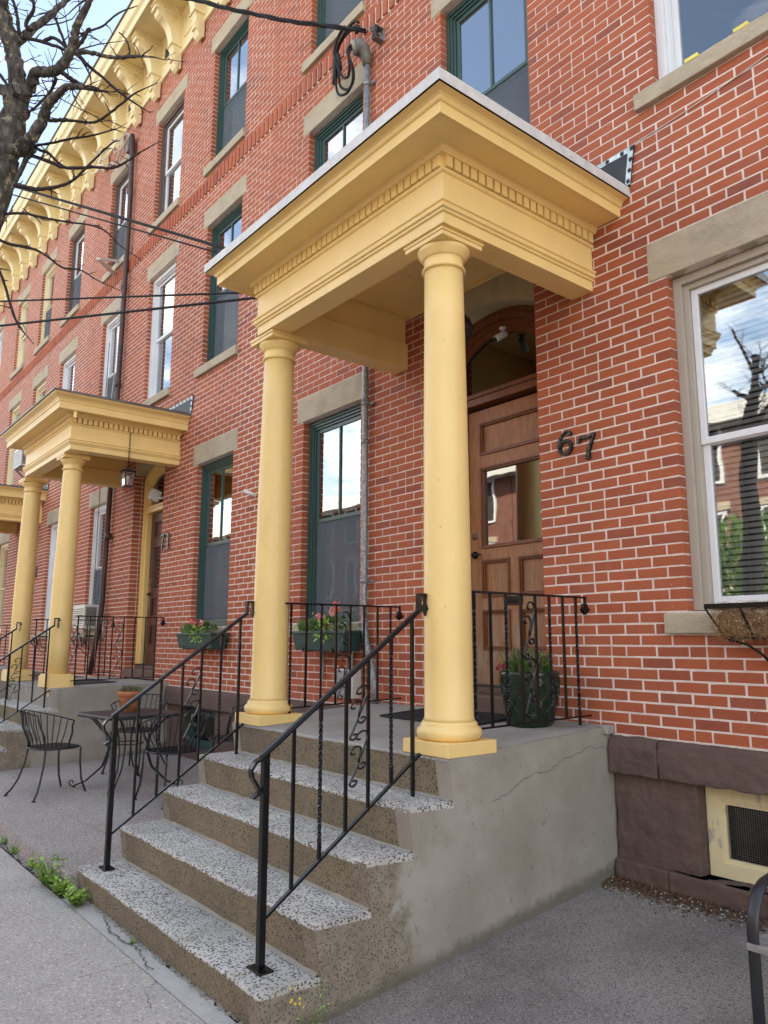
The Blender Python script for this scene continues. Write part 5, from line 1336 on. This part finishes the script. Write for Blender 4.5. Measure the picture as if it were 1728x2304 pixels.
# ---------------- patio furniture ----------------
def chair_proto():
    t=bpy.data.objects.new('patio_chair',None);COL.objects.link(t);I=M['chairiron']
    sz=.435
    def sp(a,rx=.215,ry=.205,e=.72):   # rounded square seat outline
        c,s=math.cos(a),math.sin(a);return (rx*abs(c)**e*(1 if c>0 else -1),ry*abs(s)**e*(1 if s>0 else -1))
    N=48;out=[sp(2*math.pi*i/N) for i in range(N)]
    b=MB();b.tube([(x,y,sz) for x,y in out]+[(out[0][0],out[0][1],sz)],.009,8,cap=False);b.build('seat_rim',I,t)
    b=MB();b.add([(x*.985,y*.985,sz+.003) for x,y in out],[tuple(range(N))]);b.build('seat_backing',I,t,fix=False)
    b=MB()
    for k in range(-13,14):
        u=k*.022
        for ax in(0,1):
            w0=[-.20,.20]
            pts=[(u,-.18,0),(u,.18,0)] if ax==0 else [(-.185,u,0),(.185,u,0)]
            lim=.205
            if abs(u)>.19: continue
            h_=.195 if abs(u)<.13 else .195-(abs(u)-.13)*.8
            p0=(u,-h_,sz+.007) if ax==0 else (-h_-.01,u,sz+.0085);p1=(u,h_,sz+.007) if ax==0 else (h_+.01,u,sz+.0085)
            b.bar(p0,p1,.0055,.003)
    tag(b.build('seat_mesh',I,t),kind='stuff')
    # legs with feet
    legs=[((-.19,.17),(-.215,.235)),((.19,.17),(.215,.235))]
    for (a,c) in legs:
        b=MB();b.tube([(a[0],a[1],sz),(a[0]*1.0,a[1]*1.02,.30),(a[0]*1.04,a[1]*1.12,.14),(c[0],c[1],.012)],.0095,8);b.lathe([(.0,.0),(.018,.0),(.018,.010),(.008,.018)],c,12);b.build('front_leg',I,t)
    for s in(-1,1):
        c=(s*.25,-.30)
        b=MB();b.tube([(s*.155,-.165,sz),(s*.168,-.18,.30),(s*.195,-.22,.15),(s*.225,-.262,.06),(c[0],c[1],.012)],.0095,8);b.lathe([(.0,.0),(.018,.0),(.018,.010),(.008,.018)],c,12);b.build('rear_leg',I,t)
    # fan back
    A0,A1=R_(176),R_(364)
    tops=[];n=17
    for i in range(n):
        f=i/(n-1);a=A0+(A1-A0)*f;x,y=sp(a)
        tx,ty=math.cos(a)*.325,math.sin(a)*.30-.02;tz=.70+.10*math.sin((f)*math.pi)
        tops.append((tx,ty,tz))
        P_=[(x,y,sz),(x*1.02,y*1.02,sz+.06),(x*.55+tx*.5,y*.55+ty*.5,sz+(tz-sz)*.55),(tx*.93,ty*.93,tz-.05),(tx,ty,tz)]
        b=MB();b.tube(P_,.0095 if i in(0,n-1) else .0050,6);b.build('back_rod' if 0<i<n-1 else 'arm_rod',I,t)
    b=MB();b.tube(tops,.0062,6);b.build('top_rail',I,t)
    # second lower hoop
    b=MB();P_=[];
    for i in range(n):
        f=i/(n-1);a=A0+(A1-A0)*f;x,y=sp(a);tx,ty,tz=tops[i];P_.append((x*.25+tx*.77,y*.25+ty*.77,tz-.075))
    return t
ch=chair_proto()
cg='black wrought iron chairs round the patio table'
spots=[(-4.50,-1.86,-1.612,14,'black iron patio chair nearest the left edge, its back to the street'),
       (-5.08,-.84,-1.577,215,'black iron patio chair behind the table, between table and left stoop'),
       (-3.42,-1.13,-1.590,98,'black iron patio chair nearest the stone steps, facing the table'),
       (-3.66,-.42,-1.560,150,'black iron patio chair against the brownstone wall behind the stair rail')]
for i,(x,y,z,a,lab) in enumerate(spots):
    o=ch if i==0 else copy_tree(ch)
    o.location=(x,y,z);o.rotation_euler=(0,0,R_(a));tag(o,lab,'chair',cg)
t=thing('patio_table','square black mesh top patio table with curled iron legs','table',(-4.32,-1.20,-1.595),rz=R_(8))
H=.715;b=MB();hw=.39
out=[]
for (sx,sy) in ((1,1),(-1,1),(-1,-1),(1,-1)):
    for j in range(7):
        a0={(1,1):0,(-1,1):90,(-1,-1):180,(1,-1):270}[(sx,sy)];a=R_(a0+15*j);out.append((sx*(hw-.09)+.09*math.cos(a),sy*(hw-.09)+.09*math.sin(a)))
vs=[(x,y,H) for x,y in out]+[(x*1.012,y*1.012,H-.012) for x,y in out]+[(x,y,H-.034) for x,y in out];n=len(out)
b.add(vs,[tuple(range(n))]+[(i,(i+1)%n,n+(i+1)%n,n+i) for i in range(n)]+[(n+i,n+(i+1)%n,2*n+(i+1)%n,2*n+i) for i in range(n)]);b.build('table_top',simple('table_steel',(.035,.038,.045),.42,.2,30,120,.2),t,bevel=.002)
for (sx,sy) in ((1,1),(-1,1),(-1,-1),(1,-1)):
    for off in(-.022,.022):
        b=MB();P_=[(sx*.30+off*sy,sy*.30-off*sx,H-.03),(sx*.25+off*sy,sy*.25-off*sx,H-.06),(sx*.15+off*sy,sy*.15-off*sx,.50),(sx*.13+off*sy*.8,sy*.13-off*sx*.8,.36),(sx*.17+off*sy*.6,sy*.17-off*sx*.6,.20),(sx*.28+off*sy*.3,sy*.28-off*sx*.3,.06),(sx*.36,sy*.36,.014)]
        b.tube(P_,.0085,8);b.build('leg',M['chairiron'],t)
    b=MB();c=Vector((sx*.375,sy*.375,.045));d=Vector((sx,sy,0)).normalized()
    b.tube([c+d*(.030*math.cos(a)*(1-.05*j))+Vector((0,0,.030*math.sin(a)*(1-.05*j))) for j,a in enumerate([R_(-100+28*j) for j in range(12)])],.006,6);b.lathe([(0,0),(.018,0),(.016,.014)],(sx*.36,sy*.36),10);b.build('foot_curl',M['chairiron'],t)
b=MB();b.tube([(.145*math.cos(2*math.pi*i/24),.145*math.sin(2*math.pi*i/24),.42) for i in range(25)],.006,6);b.build('brace_ring',M['chairiron'],t)
tz=-1.595+H
t=thing('terracotta_pot','round terracotta pot standing on the black patio table','plant pot',(-4.42,-1.17,tz+.001))
b=MB();b.lathe([(.080,0),(.104,.145),(.105,.148),(.117,.149),(.120,.195),(.116,.202),(.106,.198),(.103,.17)],(0,0),36);b.build('pot',M['terracotta'],t)
b=MB();b.lathe([(0,.17),(.104,.17)],(0,0),24,cap=False);b.build('soil',M['soil'],t,fix=False)
p=thing('succulent','dull olive succulent growing in the terracotta pot','plant',(-4.42,-1.17,tz+.18))
foliage(240,(0,0,.02),(.11,.11,.04),.025,31,long=1.3,up=.9).build('leaves',M['leafd'],p,fix=False)
# bench arm at the right edge
t=thing('bench','black iron bench cut off by the bottom right edge of the photo','bench',(2.565,-.98,-1.69))
Bi=simple('bench_iron',(.02,.021,.025),.35,.2)
for x in (-.66,.66):
    b=MB();P_=[(x,-.22,.0),(x,-.225,.30),(x,-.222,.52),(x,-.205,.585),(x,-.165,.62),(x,-.09,.635),(x,.18,.64)]
    P_=[(x,-.22,.0),(x,-.222,.25),(x,-.222,.45)]+[(x,-.222+.15*(1-math.cos(q)),.45+.17*math.sin(q)) for q in [math.pi/2*j/9 for j in range(1,10)]]+[(x,.05,.632),(x,.20,.64)]
    b.tube(P_,.024,10,flat=.42,fdir=(1,0,0))
    b.bar((x,.20,.0),(x,.27,.85),.045,.014)
    b.build('side_frame',Bi,t,bevel=.003)
SG=simple('weathered_slat',(.26,.25,.235),.8,.2,20)
for i in range(5):
    b=MB();b.box(-.68,.68,-.24+i*.09,-.165+i*.09,.40,.425);b.build('seat_slat',SG,t,bevel=.004)
for i in range(4):
    b=MB();b.box(-.66,.66,.235+i*.012,.255+i*.012,.50+i*.09,.57+i*.09);b.build('back_slat',SG,t,bevel=.004)

# ---------------- overhead wires ----------------
def wire(p0,p1,r,lab,ext=2.2,sag=.0):
    a=Vector(p1);b_=Vector(p0);d=b_-a;pts=[]
    for i in range(25):
        s=ext*i/24;q=a+d*s;q.z-=sag*s*(1-s)*4*(1 if s<1 else -0);pts.append(q)
    m=MB();m.tube(pts,r,6);return tag(m.build('overhead_wire',M['cable']),lab,'wire')
wire((-8.905,-2.0,6.926),(-3.67,-.05,4.07),.019,'thick dark overhead wire, upper one of the pair sloping down from the left edge')
wire((-8.839,-2.0,6.741),(-3.871,-.05,4.107),.011,'thin overhead wire just below the thick sloping one')
wire((-8.084,-2.0,4.636),(-3.459,-.05,3.65),.013,'nearly level overhead wire, upper one of the lower pair')
wire((-7.932,-2.0,4.213),(-3.458,-.05,3.608),.016,'overhead wire rising to the right, lowest of the four')

# ---------------- bare street tree ----------------
LIMBS=[
 ('trunk',[(-0.544, -3.623, 1.233), (-0.418, -3.589, 1.682), (-0.325, -3.538, 1.922), (-0.254, -3.507, 2.131), (-0.214, -3.491, 2.258), (-0.183, -3.479, 2.356), (-0.175, -3.494, 2.445), (-0.175, -3.522, 2.55), (-0.179, -3.555, 2.655), (-0.184, -3.59, 2.759), (-0.189, -3.629, 2.879)],[0.12, 0.11, 0.1, 0.078, 0.066, 0.052, 0.045, 0.04, 0.04, 0.042, 0.042]),
 ('limbA',[(-0.167, -3.461, 2.363), (-0.119, -3.444, 2.401), (-0.079, -3.436, 2.435), (-0.023, -3.397, 2.425), (0.031, -3.363, 2.428), (0.083, -3.341, 2.467), (0.128, -3.333, 2.525), (0.164, -3.334, 2.574), (0.214, -3.318, 2.629), (0.262, -3.305, 2.677), (0.309, -3.292, 2.724)],[0.036, 0.03, 0.026, 0.026, 0.025, 0.024, 0.022, 0.019, 0.017, 0.014, 0.012]),
 ('limbG',[(-0.269, -3.505, 2.056), (-0.189, -3.463, 2.09), (-0.109, -3.423, 2.13), (-0.036, -3.398, 2.19), (0.016, -3.394, 2.235), (0.07, -3.379, 2.25), (0.129, -3.359, 2.266), (0.181, -3.339, 2.252), (0.244, -3.301, 2.226), (0.308, -3.263, 2.197)],[0.045, 0.036, 0.032, 0.027, 0.024, 0.021, 0.018, 0.015, 0.012, 0.008]),
 ('limbC',[(-0.153, -3.512, 2.61), (-0.174, -3.476, 2.683), (-0.184, -3.429, 2.764), (-0.192, -3.381, 2.847), (-0.207, -3.341, 2.927), (-0.227, -3.305, 3.004), (-0.241, -3.269, 3.102)],[0.026, 0.022, 0.02, 0.018, 0.016, 0.014, 0.012]),
 ('limbL',[(-0.213, -3.512, 2.341), (-0.276, -3.532, 2.421), (-0.364, -3.574, 2.472), (-0.458, -3.633, 2.554)],[0.03, 0.028, 0.026, 0.02]),
 ('low',[(-0.254, -3.507, 2.131), (-0.218, -3.449, 2.086), (-0.174, -3.402, 2.113), (-0.202, -3.422, 2.057), (-0.229, -3.439, 1.997), (-0.253, -3.454, 1.944), (-0.287, -3.48, 1.884), (-0.322, -3.51, 1.832)],[0.018, 0.016, 0.014, 0.013, 0.012, 0.011, 0.01, 0.009]),
 ('b1',[(0.004, -3.302, 2.558), (0.035, -3.264, 2.564), (0.072, -3.216, 2.554), (0.099, -3.179, 2.542), (0.137, -3.131, 2.537), (0.175, -3.085, 2.542), (0.204, -3.049, 2.544), (0.246, -2.995, 2.538)],[0.013, 0.01, 0.009, 0.008, 0.008, 0.007, 0.005, 0.002]),
 ('b2',[(-0.048, -3.343, 2.476), (-0.019, -3.298, 2.438), (0.014, -3.247, 2.401), (0.05, -3.198, 2.386), (0.064, -3.179, 2.38)],[0.01, 0.009, 0.009, 0.007, 0.003]),
 ('b3',[(0.011, -3.293, 2.558), (0.037, -3.246, 2.506), (0.061, -3.207, 2.468), (0.085, -3.167, 2.431), (0.108, -3.127, 2.39), (0.14, -3.075, 2.345), (0.164, -3.036, 2.316), (0.195, -2.988, 2.28)],[0.009, 0.007, 0.006, 0.005, 0.005, 0.004, 0.003, 0.001]),
 ('b4',[(-0.111, -3.36, 2.244), (-0.073, -3.313, 2.245), (-0.035, -3.265, 2.242), (0.011, -3.205, 2.235), (0.044, -3.168, 2.248), (0.085, -3.128, 2.289), (0.135, -3.081, 2.342), (0.168, -3.049, 2.375), (0.235, -2.977, 2.42)],[0.008, 0.007, 0.006, 0.005, 0.005, 0.005, 0.004, 0.003, 0.001]),
 ('b5',[(-0.165, -3.394, 2.128), (-0.116, -3.337, 2.139), (-0.051, -3.262, 2.16), (0.003, -3.198, 2.173), (0.048, -3.147, 2.19), (0.094, -3.096, 2.211)],[0.006, 0.005, 0.005, 0.004, 0.003, 0.001]),
 ('b6',[(-0.198, -3.426, 2.09), (-0.158, -3.37, 2.068), (-0.119, -3.314, 2.042), (-0.092, -3.277, 2.025), (-0.055, -3.23, 2.023), (0.003, -3.159, 2.027), (0.05, -3.1, 2.024), (0.097, -3.05, 2.054), (0.135, -3.012, 2.091), (0.201, -2.944, 2.144)],[0.008, 0.007, 0.007, 0.006, 0.006, 0.005, 0.005, 0.004, 0.003, 0.001]),
 ('b7',[(-0.25, -3.451, 1.944), (-0.219, -3.409, 1.933), (-0.182, -3.361, 1.924), (-0.138, -3.308, 1.933), (-0.093, -3.257, 1.952), (-0.06, -3.225, 1.982), (-0.037, -3.205, 2.012), (0.009, -3.164, 2.072), (0.065, -3.112, 2.14), (0.088, -3.087, 2.151)],[0.009, 0.009, 0.008, 0.007, 0.006, 0.005, 0.005, 0.004, 0.003, 0.001]),
 ('b8',[(-0.327, -3.507, 1.798), (-0.282, -3.455, 1.81), (-0.235, -3.396, 1.811), (-0.194, -3.341, 1.795), (-0.144, -3.274, 1.78), (-0.102, -3.22, 1.769), (-0.051, -3.154, 1.758), (-0.008, -3.091, 1.728), (0.026, -3.031, 1.661), (0.081, -2.944, 1.594)],[0.006, 0.006, 0.005, 0.005, 0.004, 0.004, 0.003, 0.003, 0.002, 0.001]),
 ('b9',[(-0.353, -3.514, 1.705), (-0.305, -3.446, 1.671), (-0.269, -3.397, 1.659), (-0.228, -3.342, 1.642), (-0.195, -3.291, 1.608), (-0.158, -3.233, 1.56), (-0.108, -3.166, 1.549), (-0.066, -3.102, 1.504), (0.003, -3.002, 1.45)],[0.006, 0.006, 0.006, 0.005, 0.004, 0.004, 0.003, 0.002, 0.001]),
 ('b10',[(-0.37, -3.501, 1.578), (-0.346, -3.461, 1.54), (-0.339, -3.428, 1.451), (-0.333, -3.394, 1.353), (-0.323, -3.363, 1.286), (-0.307, -3.332, 1.245), (-0.291, -3.301, 1.204)],[0.006, 0.005, 0.005, 0.005, 0.004, 0.002, 0.001]),
 ('b11',[(-0.104, -3.464, 2.662), (-0.119, -3.491, 2.692), (-0.086, -3.469, 2.76), (-0.083, -3.481, 2.819)],[0.009, 0.008, 0.007, 0.006]),
 ('b12',[(-0.141, -3.522, 2.707), (-0.145, -3.509, 2.64), (-0.139, -3.534, 2.759), (-0.148, -3.565, 2.834)],[0.008, 0.007, 0.006, 0.006]),
 ('b13',[(-0.077, -3.417, 2.61), (-0.046, -3.384, 2.629), (-0.018, -3.339, 2.595), (0.004, -3.302, 2.558)],[0.008, 0.007, 0.007, 0.006]),
 ('b14',[(-0.008, -3.317, 2.558), (0.031, -3.28, 2.603), (0.06, -3.26, 2.663), (0.068, -3.252, 2.67)],[0.01, 0.008, 0.006, 0.005]),
 ('b15',[(0.036, -3.285, 2.644), (0.077, -3.24, 2.667), (0.108, -3.206, 2.685), (0.164, -3.154, 2.745), (0.225, -3.087, 2.779)],[0.005, 0.004, 0.004, 0.003, 0.001]),
 ('b16',[(0.152, -3.144, 2.656), (0.167, -3.117, 2.626), (0.173, -3.098, 2.581), (0.168, -3.094, 2.544)],[0.002, 0.003, 0.003, 0.004]),
 ('b17',[(-0.118, -3.472, 2.625), (-0.078, -3.417, 2.609), (-0.029, -3.349, 2.58), (-0.008, -3.317, 2.558)],[0.008, 0.007, 0.006, 0.006]),
 ('b18',[(-0.202, -3.58, 2.64), (-0.155, -3.52, 2.632), (-0.113, -3.466, 2.625)],[0.007, 0.007, 0.007]),
 ('b19',[(-0.061, -3.352, 2.446), (-0.083, -3.363, 2.386), (-0.124, -3.398, 2.326), (-0.163, -3.435, 2.281)],[0.007, 0.006, 0.005, 0.004]),
 ('b20',[(0.016, -3.287, 2.558), (0.04, -3.229, 2.453), (0.031, -3.221, 2.386)],[0.004, 0.003, 0.001]),
 ('b21',[(-0.233, -3.574, 2.475), (-0.212, -3.532, 2.415), (-0.198, -3.494, 2.341)],[0.007, 0.006, 0.005]),
 ('b22',[(-0.031, -3.397, 2.749), (-0.022, -3.364, 2.67), (-0.01, -3.325, 2.58), (0.01, -3.292, 2.551)],[0.005, 0.005, 0.005, 0.004]),
 ('b23',[(-0.092, -3.277, 2.027), (-0.116, -3.317, 2.064), (-0.131, -3.344, 2.094), (-0.153, -3.374, 2.105), (-0.195, -3.438, 2.146), (-0.268, -3.545, 2.206)],[0.004, 0.005, 0.006, 0.006, 0.007, 0.008]),
]
t=thing('bare_tree','leafless street tree with lichened trunk and twigs at the top left','tree',(-.62,-3.75,-1.79));inv=Matrix.Translation((.62,3.75,1.79))
rt=random.Random(12)
def smooth(pts,rs,k=5):
    P_=[];Rr=[]
    n=len(pts)
    for i in range(n-1):
        p0,p1,p2,p3=[Vector(pts[max(0,min(n-1,j))]) for j in(i-1,i,i+1,i+2)]
        for u in range(k):
            s=u/k;P_.append(.5*((2*p1)+(-p0+p2)*s+(2*p0-5*p1+4*p2-p3)*s*s+(-p0+3*p1-3*p2+p3)*s**3));Rr.append(rs[i]*(1-s)+rs[i+1]*s)
    P_.append(Vector(pts[-1]));Rr.append(rs[-1]);return P_,Rr
twigs=MB()
def shoot(p,d,Lg,r0_,lvl):
    q=p.copy();dd=d.normalized();P_=[q.copy()];k=7
    for i in range(k):
        dd=(dd+Vector((rt.gauss(0,1),rt.gauss(0,1),rt.gauss(.05,1)))*.17).normalized();q=q+dd*Lg/k;P_.append(q.copy())
        if lvl and rt.random()<.55: shoot(q,dd+Vector((rt.gauss(0,.6),rt.gauss(0,.6),rt.gauss(.1,.6))),Lg*rt.uniform(.25,.5),r0_*.6,lvl-1)
    twigs.tube(P_,[r0_*(1-.8*i/k) for i in range(k+1)],4)
for name,pts,rs in LIMBS:
    if name=='trunk':
        pts=[(-.62,-3.75,-1.85),(-.60,-3.76,-1.2),(-.55,-3.76,-.4),(-.50,-3.75,.5)]+[p for p in pts[2:]];rs=[.17,.14,.125,.115]+rs[2:]
    P_,Rr=smooth(pts,[q*(1.12 if rs[0]<.015 else .86)+.0006 for q in rs],6)
    jit=[p+Vector((rt.gauss(0,1),rt.gauss(0,1),rt.gauss(0,1)))*r*.10 for p,r in zip(P_,Rr)]
    b=MB();b.tube(jit,[r*rt.uniform(.93,1.09) for r in Rr],12 if rs[0]>.015 else 6)
    o=b.build('trunk' if name=='trunk' else 'limb',M['bark'] if rs[0]>.012 else M['twig'],None);o.parent=t;o.matrix_parent_inverse=inv
    if name in('trunk','limbA','limbC','limbG','limbL','b17','b11','b12'):
        for c_ in range(2 if name!='trunk' else 4):
            j=rt.randrange(len(jit)//3,len(jit));shoot(jit[j],Vector((rt.gauss(-.2,.5),rt.gauss(.1,.5),rt.gauss(.15,.6))),rt.uniform(.2,.45),.0042,1)
    # side shoots
    tot=len(jit)
    for i in range(3 if name!='trunk' else 30,tot,2 if rs[0]<.012 else 3):
        if rt.random()<.55: continue
        p=jit[i];d=(jit[min(i+1,tot-1)]-jit[i-1]).normalized()
        q=Vector((rt.gauss(0,1),rt.gauss(0,1),rt.gauss(.15,1))).normalized();e=(d*.5+q*.9).normalized()
        Lg=rt.uniform(.02,.07) if rs[0]<.012 else rt.uniform(.04,.26);r0_=min(.0040,Rr[i]*.45+.0012)
        sp_=[p];cur=p.copy();dd=e
        for k in range(4):
            dd=(dd+Vector((rt.gauss(0,1),rt.gauss(0,1),rt.gauss(0,1)))*.25).normalized();cur=cur+dd*Lg/4;sp_.append(cur.copy())
        twigs.tube(sp_,[r0_,r0_*.8,r0_*.65,r0_*.5,r0_*.3],4)
        if Lg>.14:
            for k in (1,2,3):
                q=Vector((rt.gauss(0,1),rt.gauss(0,1),rt.gauss(.2,1))).normalized();twigs.tube([sp_[k],sp_[k]+q*Lg*.2,sp_[k]+q*Lg*.38+dd*Lg*.1],[r0_*.6,r0_*.45,r0_*.2],4)
o=twigs.build('twigs',M['twig'],None,fix=False);o['kind']='stuff';o.parent=t;o.matrix_parent_inverse=inv

# ---------------- weeds and litter ----------------
def weed(x,y,z,s,lab,seed,mat='leaf2',n=60,leafs=.03):
    t=thing('weed',lab,'weed',(x,y,z));r=random.Random(seed)
    st=MB();lf=MB()
    for i in range(n):
        a=r.uniform(0,2*math.pi);h_=s*r.uniform(.4,1);o_=Vector((math.cos(a)*s*.5*r.random(),math.sin(a)*s*.3*r.random(),0));top=o_+Vector((math.cos(a)*s*.5,math.sin(a)*s*.35,h_))
        st.tube([o_,o_.lerp(top,.5)+Vector((0,0,h_*.12)),top],.0015,4)
        for k in range(7):
            f=.25+.75*k/6;p=o_.lerp(top,f);d=Vector((r.gauss(0,1),r.gauss(0,1),r.uniform(-.1,.9))).normalized();q=leafs*r.uniform(.6,1.2);sd_=d.cross(Vector((0,0,1))).normalized()*q*.22
            lf.add([p,p+d*q*.5+sd_,p+d*q,p+d*q*.5-sd_],[(0,1,2,3)])
    tag(st.build('stems',M['leaf'],t,fix=False),kind='stuff');tag(lf.build('leaves',M[mat],t,fix=False),kind='stuff');return t
weed(-2.10,-2.515,-1.745,.17,'largest bright green weed clump at the left end of the lowest step',1,n=70,leafs=.035)
weed(-1.86,-2.51,-1.745,.11,'low leafy weed under the left corner of the lowest step',2,n=34,leafs=.040)
weed(-1.60,-2.505,-1.75,.10,'dark leafy weed in front of the lowest step, right of the big clump',3,n=34,leafs=.042)
weed(-2.55,-2.51,-1.74,.07,'small weed in the gutter left of the big clump',4,n=14,leafs=.03)
weed(-3.0,-2.51,-1.74,.06,'tiny weed in the gutter, second from the left edge',5,n=12,leafs=.03)
weed(-3.35,-2.51,-1.74,.06,'tiny weed in the gutter nearest the left edge',6,n=12,leafs=.028)
weed(-.80,-2.46,-1.757,.03,'very small weed in the crack in front of the lowest step',7,n=5,leafs=.02)
t=weed(.545,-2.30,-1.79,.22,'tall thin yellow flowered weed against the side of the steps',8,n=9,leafs=.02)
blossoms(9,(0,0,.19),(.04,.02,.04),.007,9).build('yellow_blossom',simple('yellow_petal',(.8,.6,.05),.6,.1,bst=0),t,fix=False)
weed(.60,-2.22,-1.785,.05,'broad leafed weed on the ground beside the yellow flowered one',10,n=10,leafs=.035)
r=random.Random(6);b=MB()
for i in range(2600):
    x=.50+abs(r.gauss(0,1))*.62;x=min(x,2.6) if r.random()<.97 else r.uniform(.5,2.6);y=-.052-abs(r.gauss(0,.060))*(1.25 if x<1.5 else .6);z=-1.552+.118*y*1.0+r.uniform(.0,.022)*max(0,1+y*4)
    s=r.uniform(.002,.007);d=Vector((r.gauss(0,1),r.gauss(0,1),r.gauss(0,.4))).normalized();e=d.cross(Vector((0,0,1))).normalized()
    if r.random()<.35: b.add([(x,y,z),tuple(Vector((x,y,z))+d*s*5+e*.0008),tuple(Vector((x,y,z))+d*s*5.2)],[(0,1,2)])
    else: b.obox((x,y,z),d,e,d.cross(e),s,s*.7,s*.4)
tag(b.build('leaf_litter',M['mulch'],fix=False),'brown plant litter and soil in the corner where stoop meets wall','litter',kind='stuff')
b=MB()
for i in range(80):
    x=.5+abs(r.gauss(0,1))*.7;y=-.06-abs(r.gauss(0,.09));b.obox((x,y,-1.548+.118*y+r.uniform(0,.012)),Vector((1,0,0)),Vector((0,1,0)),Vector((0,0,1)),.0025,.0025,.002)
for i in range(50):
    x=r.uniform(.5,3);y=r.uniform(-2.2,-.2);b.obox((x,y,-1.553+.118*y),Vector((1,0,0)),Vector((0,1,0)),Vector((0,0,1)),.004,.004,.002)
tag(b.build('white_grit',M['plasticw'],fix=False),'scattered white grit on the dark concrete right of the stoop','grit',kind='stuff')
b=MB()
for i in range(500):
    x=r.uniform(-6.1,-1.95);y=r.uniform(-2.532,-2.500);s=r.uniform(.003,.010);b.obox((x,y,-1.745+r.uniform(0,.006)),Vector((1,0,0)),Vector((0,1,0)),Vector((0,0,1)),s,s,s*.5)
for i in range(260):
    x=r.uniform(-1.8,.5);y=r.uniform(-2.44,-2.405);s=r.uniform(.003,.012);b.obox((x,y,-1.752+r.uniform(0,.006)),Vector((1,0,0)),Vector((0,1,0)),Vector((0,0,1)),s,s,s*.5)
tag(b.build('gutter_rubble',M['cement'],fix=False),'crumbled mortar bits in the crack along the sidewalk edge','rubble',kind='stuff')
b=MB();b.box(-6.2,-1.8,-2.54,-2.47,-1.80,-1.748);tag(b.build('gutter_soil',M['soil']),kind='structure')

def ground_crack(pts,zf,lab,seed,w0=.004):
    r=random.Random(seed);b=MB();P_=[]
    for (x0,y0),(x1,y1) in zip(pts,pts[1:]):
        for i in range(14): P_.append((x0+(x1-x0)*i/14+r.uniform(-.012,.012),y0+(y1-y0)*i/14+r.uniform(-.012,.012)))
    for (xa,ya),(xb,yb) in zip(P_,P_[1:]):
        w=w0*r.uniform(.3,1);b.add([(xa,ya-w,zf(xa,ya)+.0025),(xb,yb-w,zf(xb,yb)+.0025),(xb,yb+w,zf(xb,yb)+.0025),(xa,ya+w,zf(xa,ya)+.0025)],[(0,1,2,3)])
    tag(b.build('pavement_crack',M['crack'],fix=False),lab,'crack',kind='stuff')
ground_crack([(-1.3,-2.44),(-1.0,-2.50),(-.7,-2.47),(-.4,-2.52)],lambda x,y:-1.7475,'ragged crack in the pale strip in front of the lowest step',3,.005)
ground_crack([(-.3,-2.53),(-.22,-2.62),(-.05,-2.66)],lambda x,y:-1.7505,'short crack at the edge of the sidewalk slab near the steps',4,.002)
ground_crack([(-5.9,-1.9),(-4.9,-1.98),(-3.6,-2.02),(-2.4,-1.98)],lambda x,y:-1.548+.0297*y,'faint crack across the patio concrete by the chairs',6,.0015)
# ---------------- other side of the street (seen in the window glass) ----------------
def far_house(x0):
    t=thing('opposite_house','brick house across the street, seen only as a reflection in window glass','house',(x0+3.3,-17,-1.9),'houses across the street reflected in the windows')
    b=MB();b.box(-3.28,3.28,-8,0,0,8.3);b.build('wall',simple('far_brick',(.20,.085,.06),.85,.15,3) if 'far_brick' not in bpy.data.materials else bpy.data.materials['far_brick'],t)
    b=MB();b.box(-3.3,3.3,-.1,.55,8.0,8.5);b.build('cornice',M['plasticw'],t)
    for i in (-1,0,1):
        for j in range(3):
            w_=MB();w_.frame(i*2-.5,i*2+.5,1.6+j*2.5-.3,3.3+j*2.5-.3,.08,0.0,.06);f=w_.build('window',M['white'],t)
            g=MB();g.box(i*2-.42,i*2+.42,.01,.03,1.4+j*2.5,2.95+j*2.5);g.build('pane',M['room'],f)
            s=MB();s.box(i*2-.6,i*2+.6,.0,.09,3.32+j*2.5-.3,3.55+j*2.5-.3);s.build('lintel',M['sand'],t)
    return t
for k in range(11): far_house(-62+6.6*k)
def green_tree(x,y,s,lab,seed):
    t=thing('leafy_tree',lab,'tree',(x,y,-1.85),'leafy trees across the street reflected in the windows')
    b=MB();b.tube([(0,0,0),(.05,0,s*.3),(0,.05,s*.55)],[.14,.11,.07],8);b.build('trunk',M['bark'],t)
    foliage(5200,(0,0,s*.55),(s*.34,s*.34,s*.40),.11,seed,long=1.5).build('crown',M['leaf'],t,fix=False)
green_tree(-3.6,-10.6,4.4,'leafy green tree across the street, reflected in the large white window',1)
green_tree(-13.5,-13.8,4.6,'second leafy tree across the street, reflected in a green framed window',2)
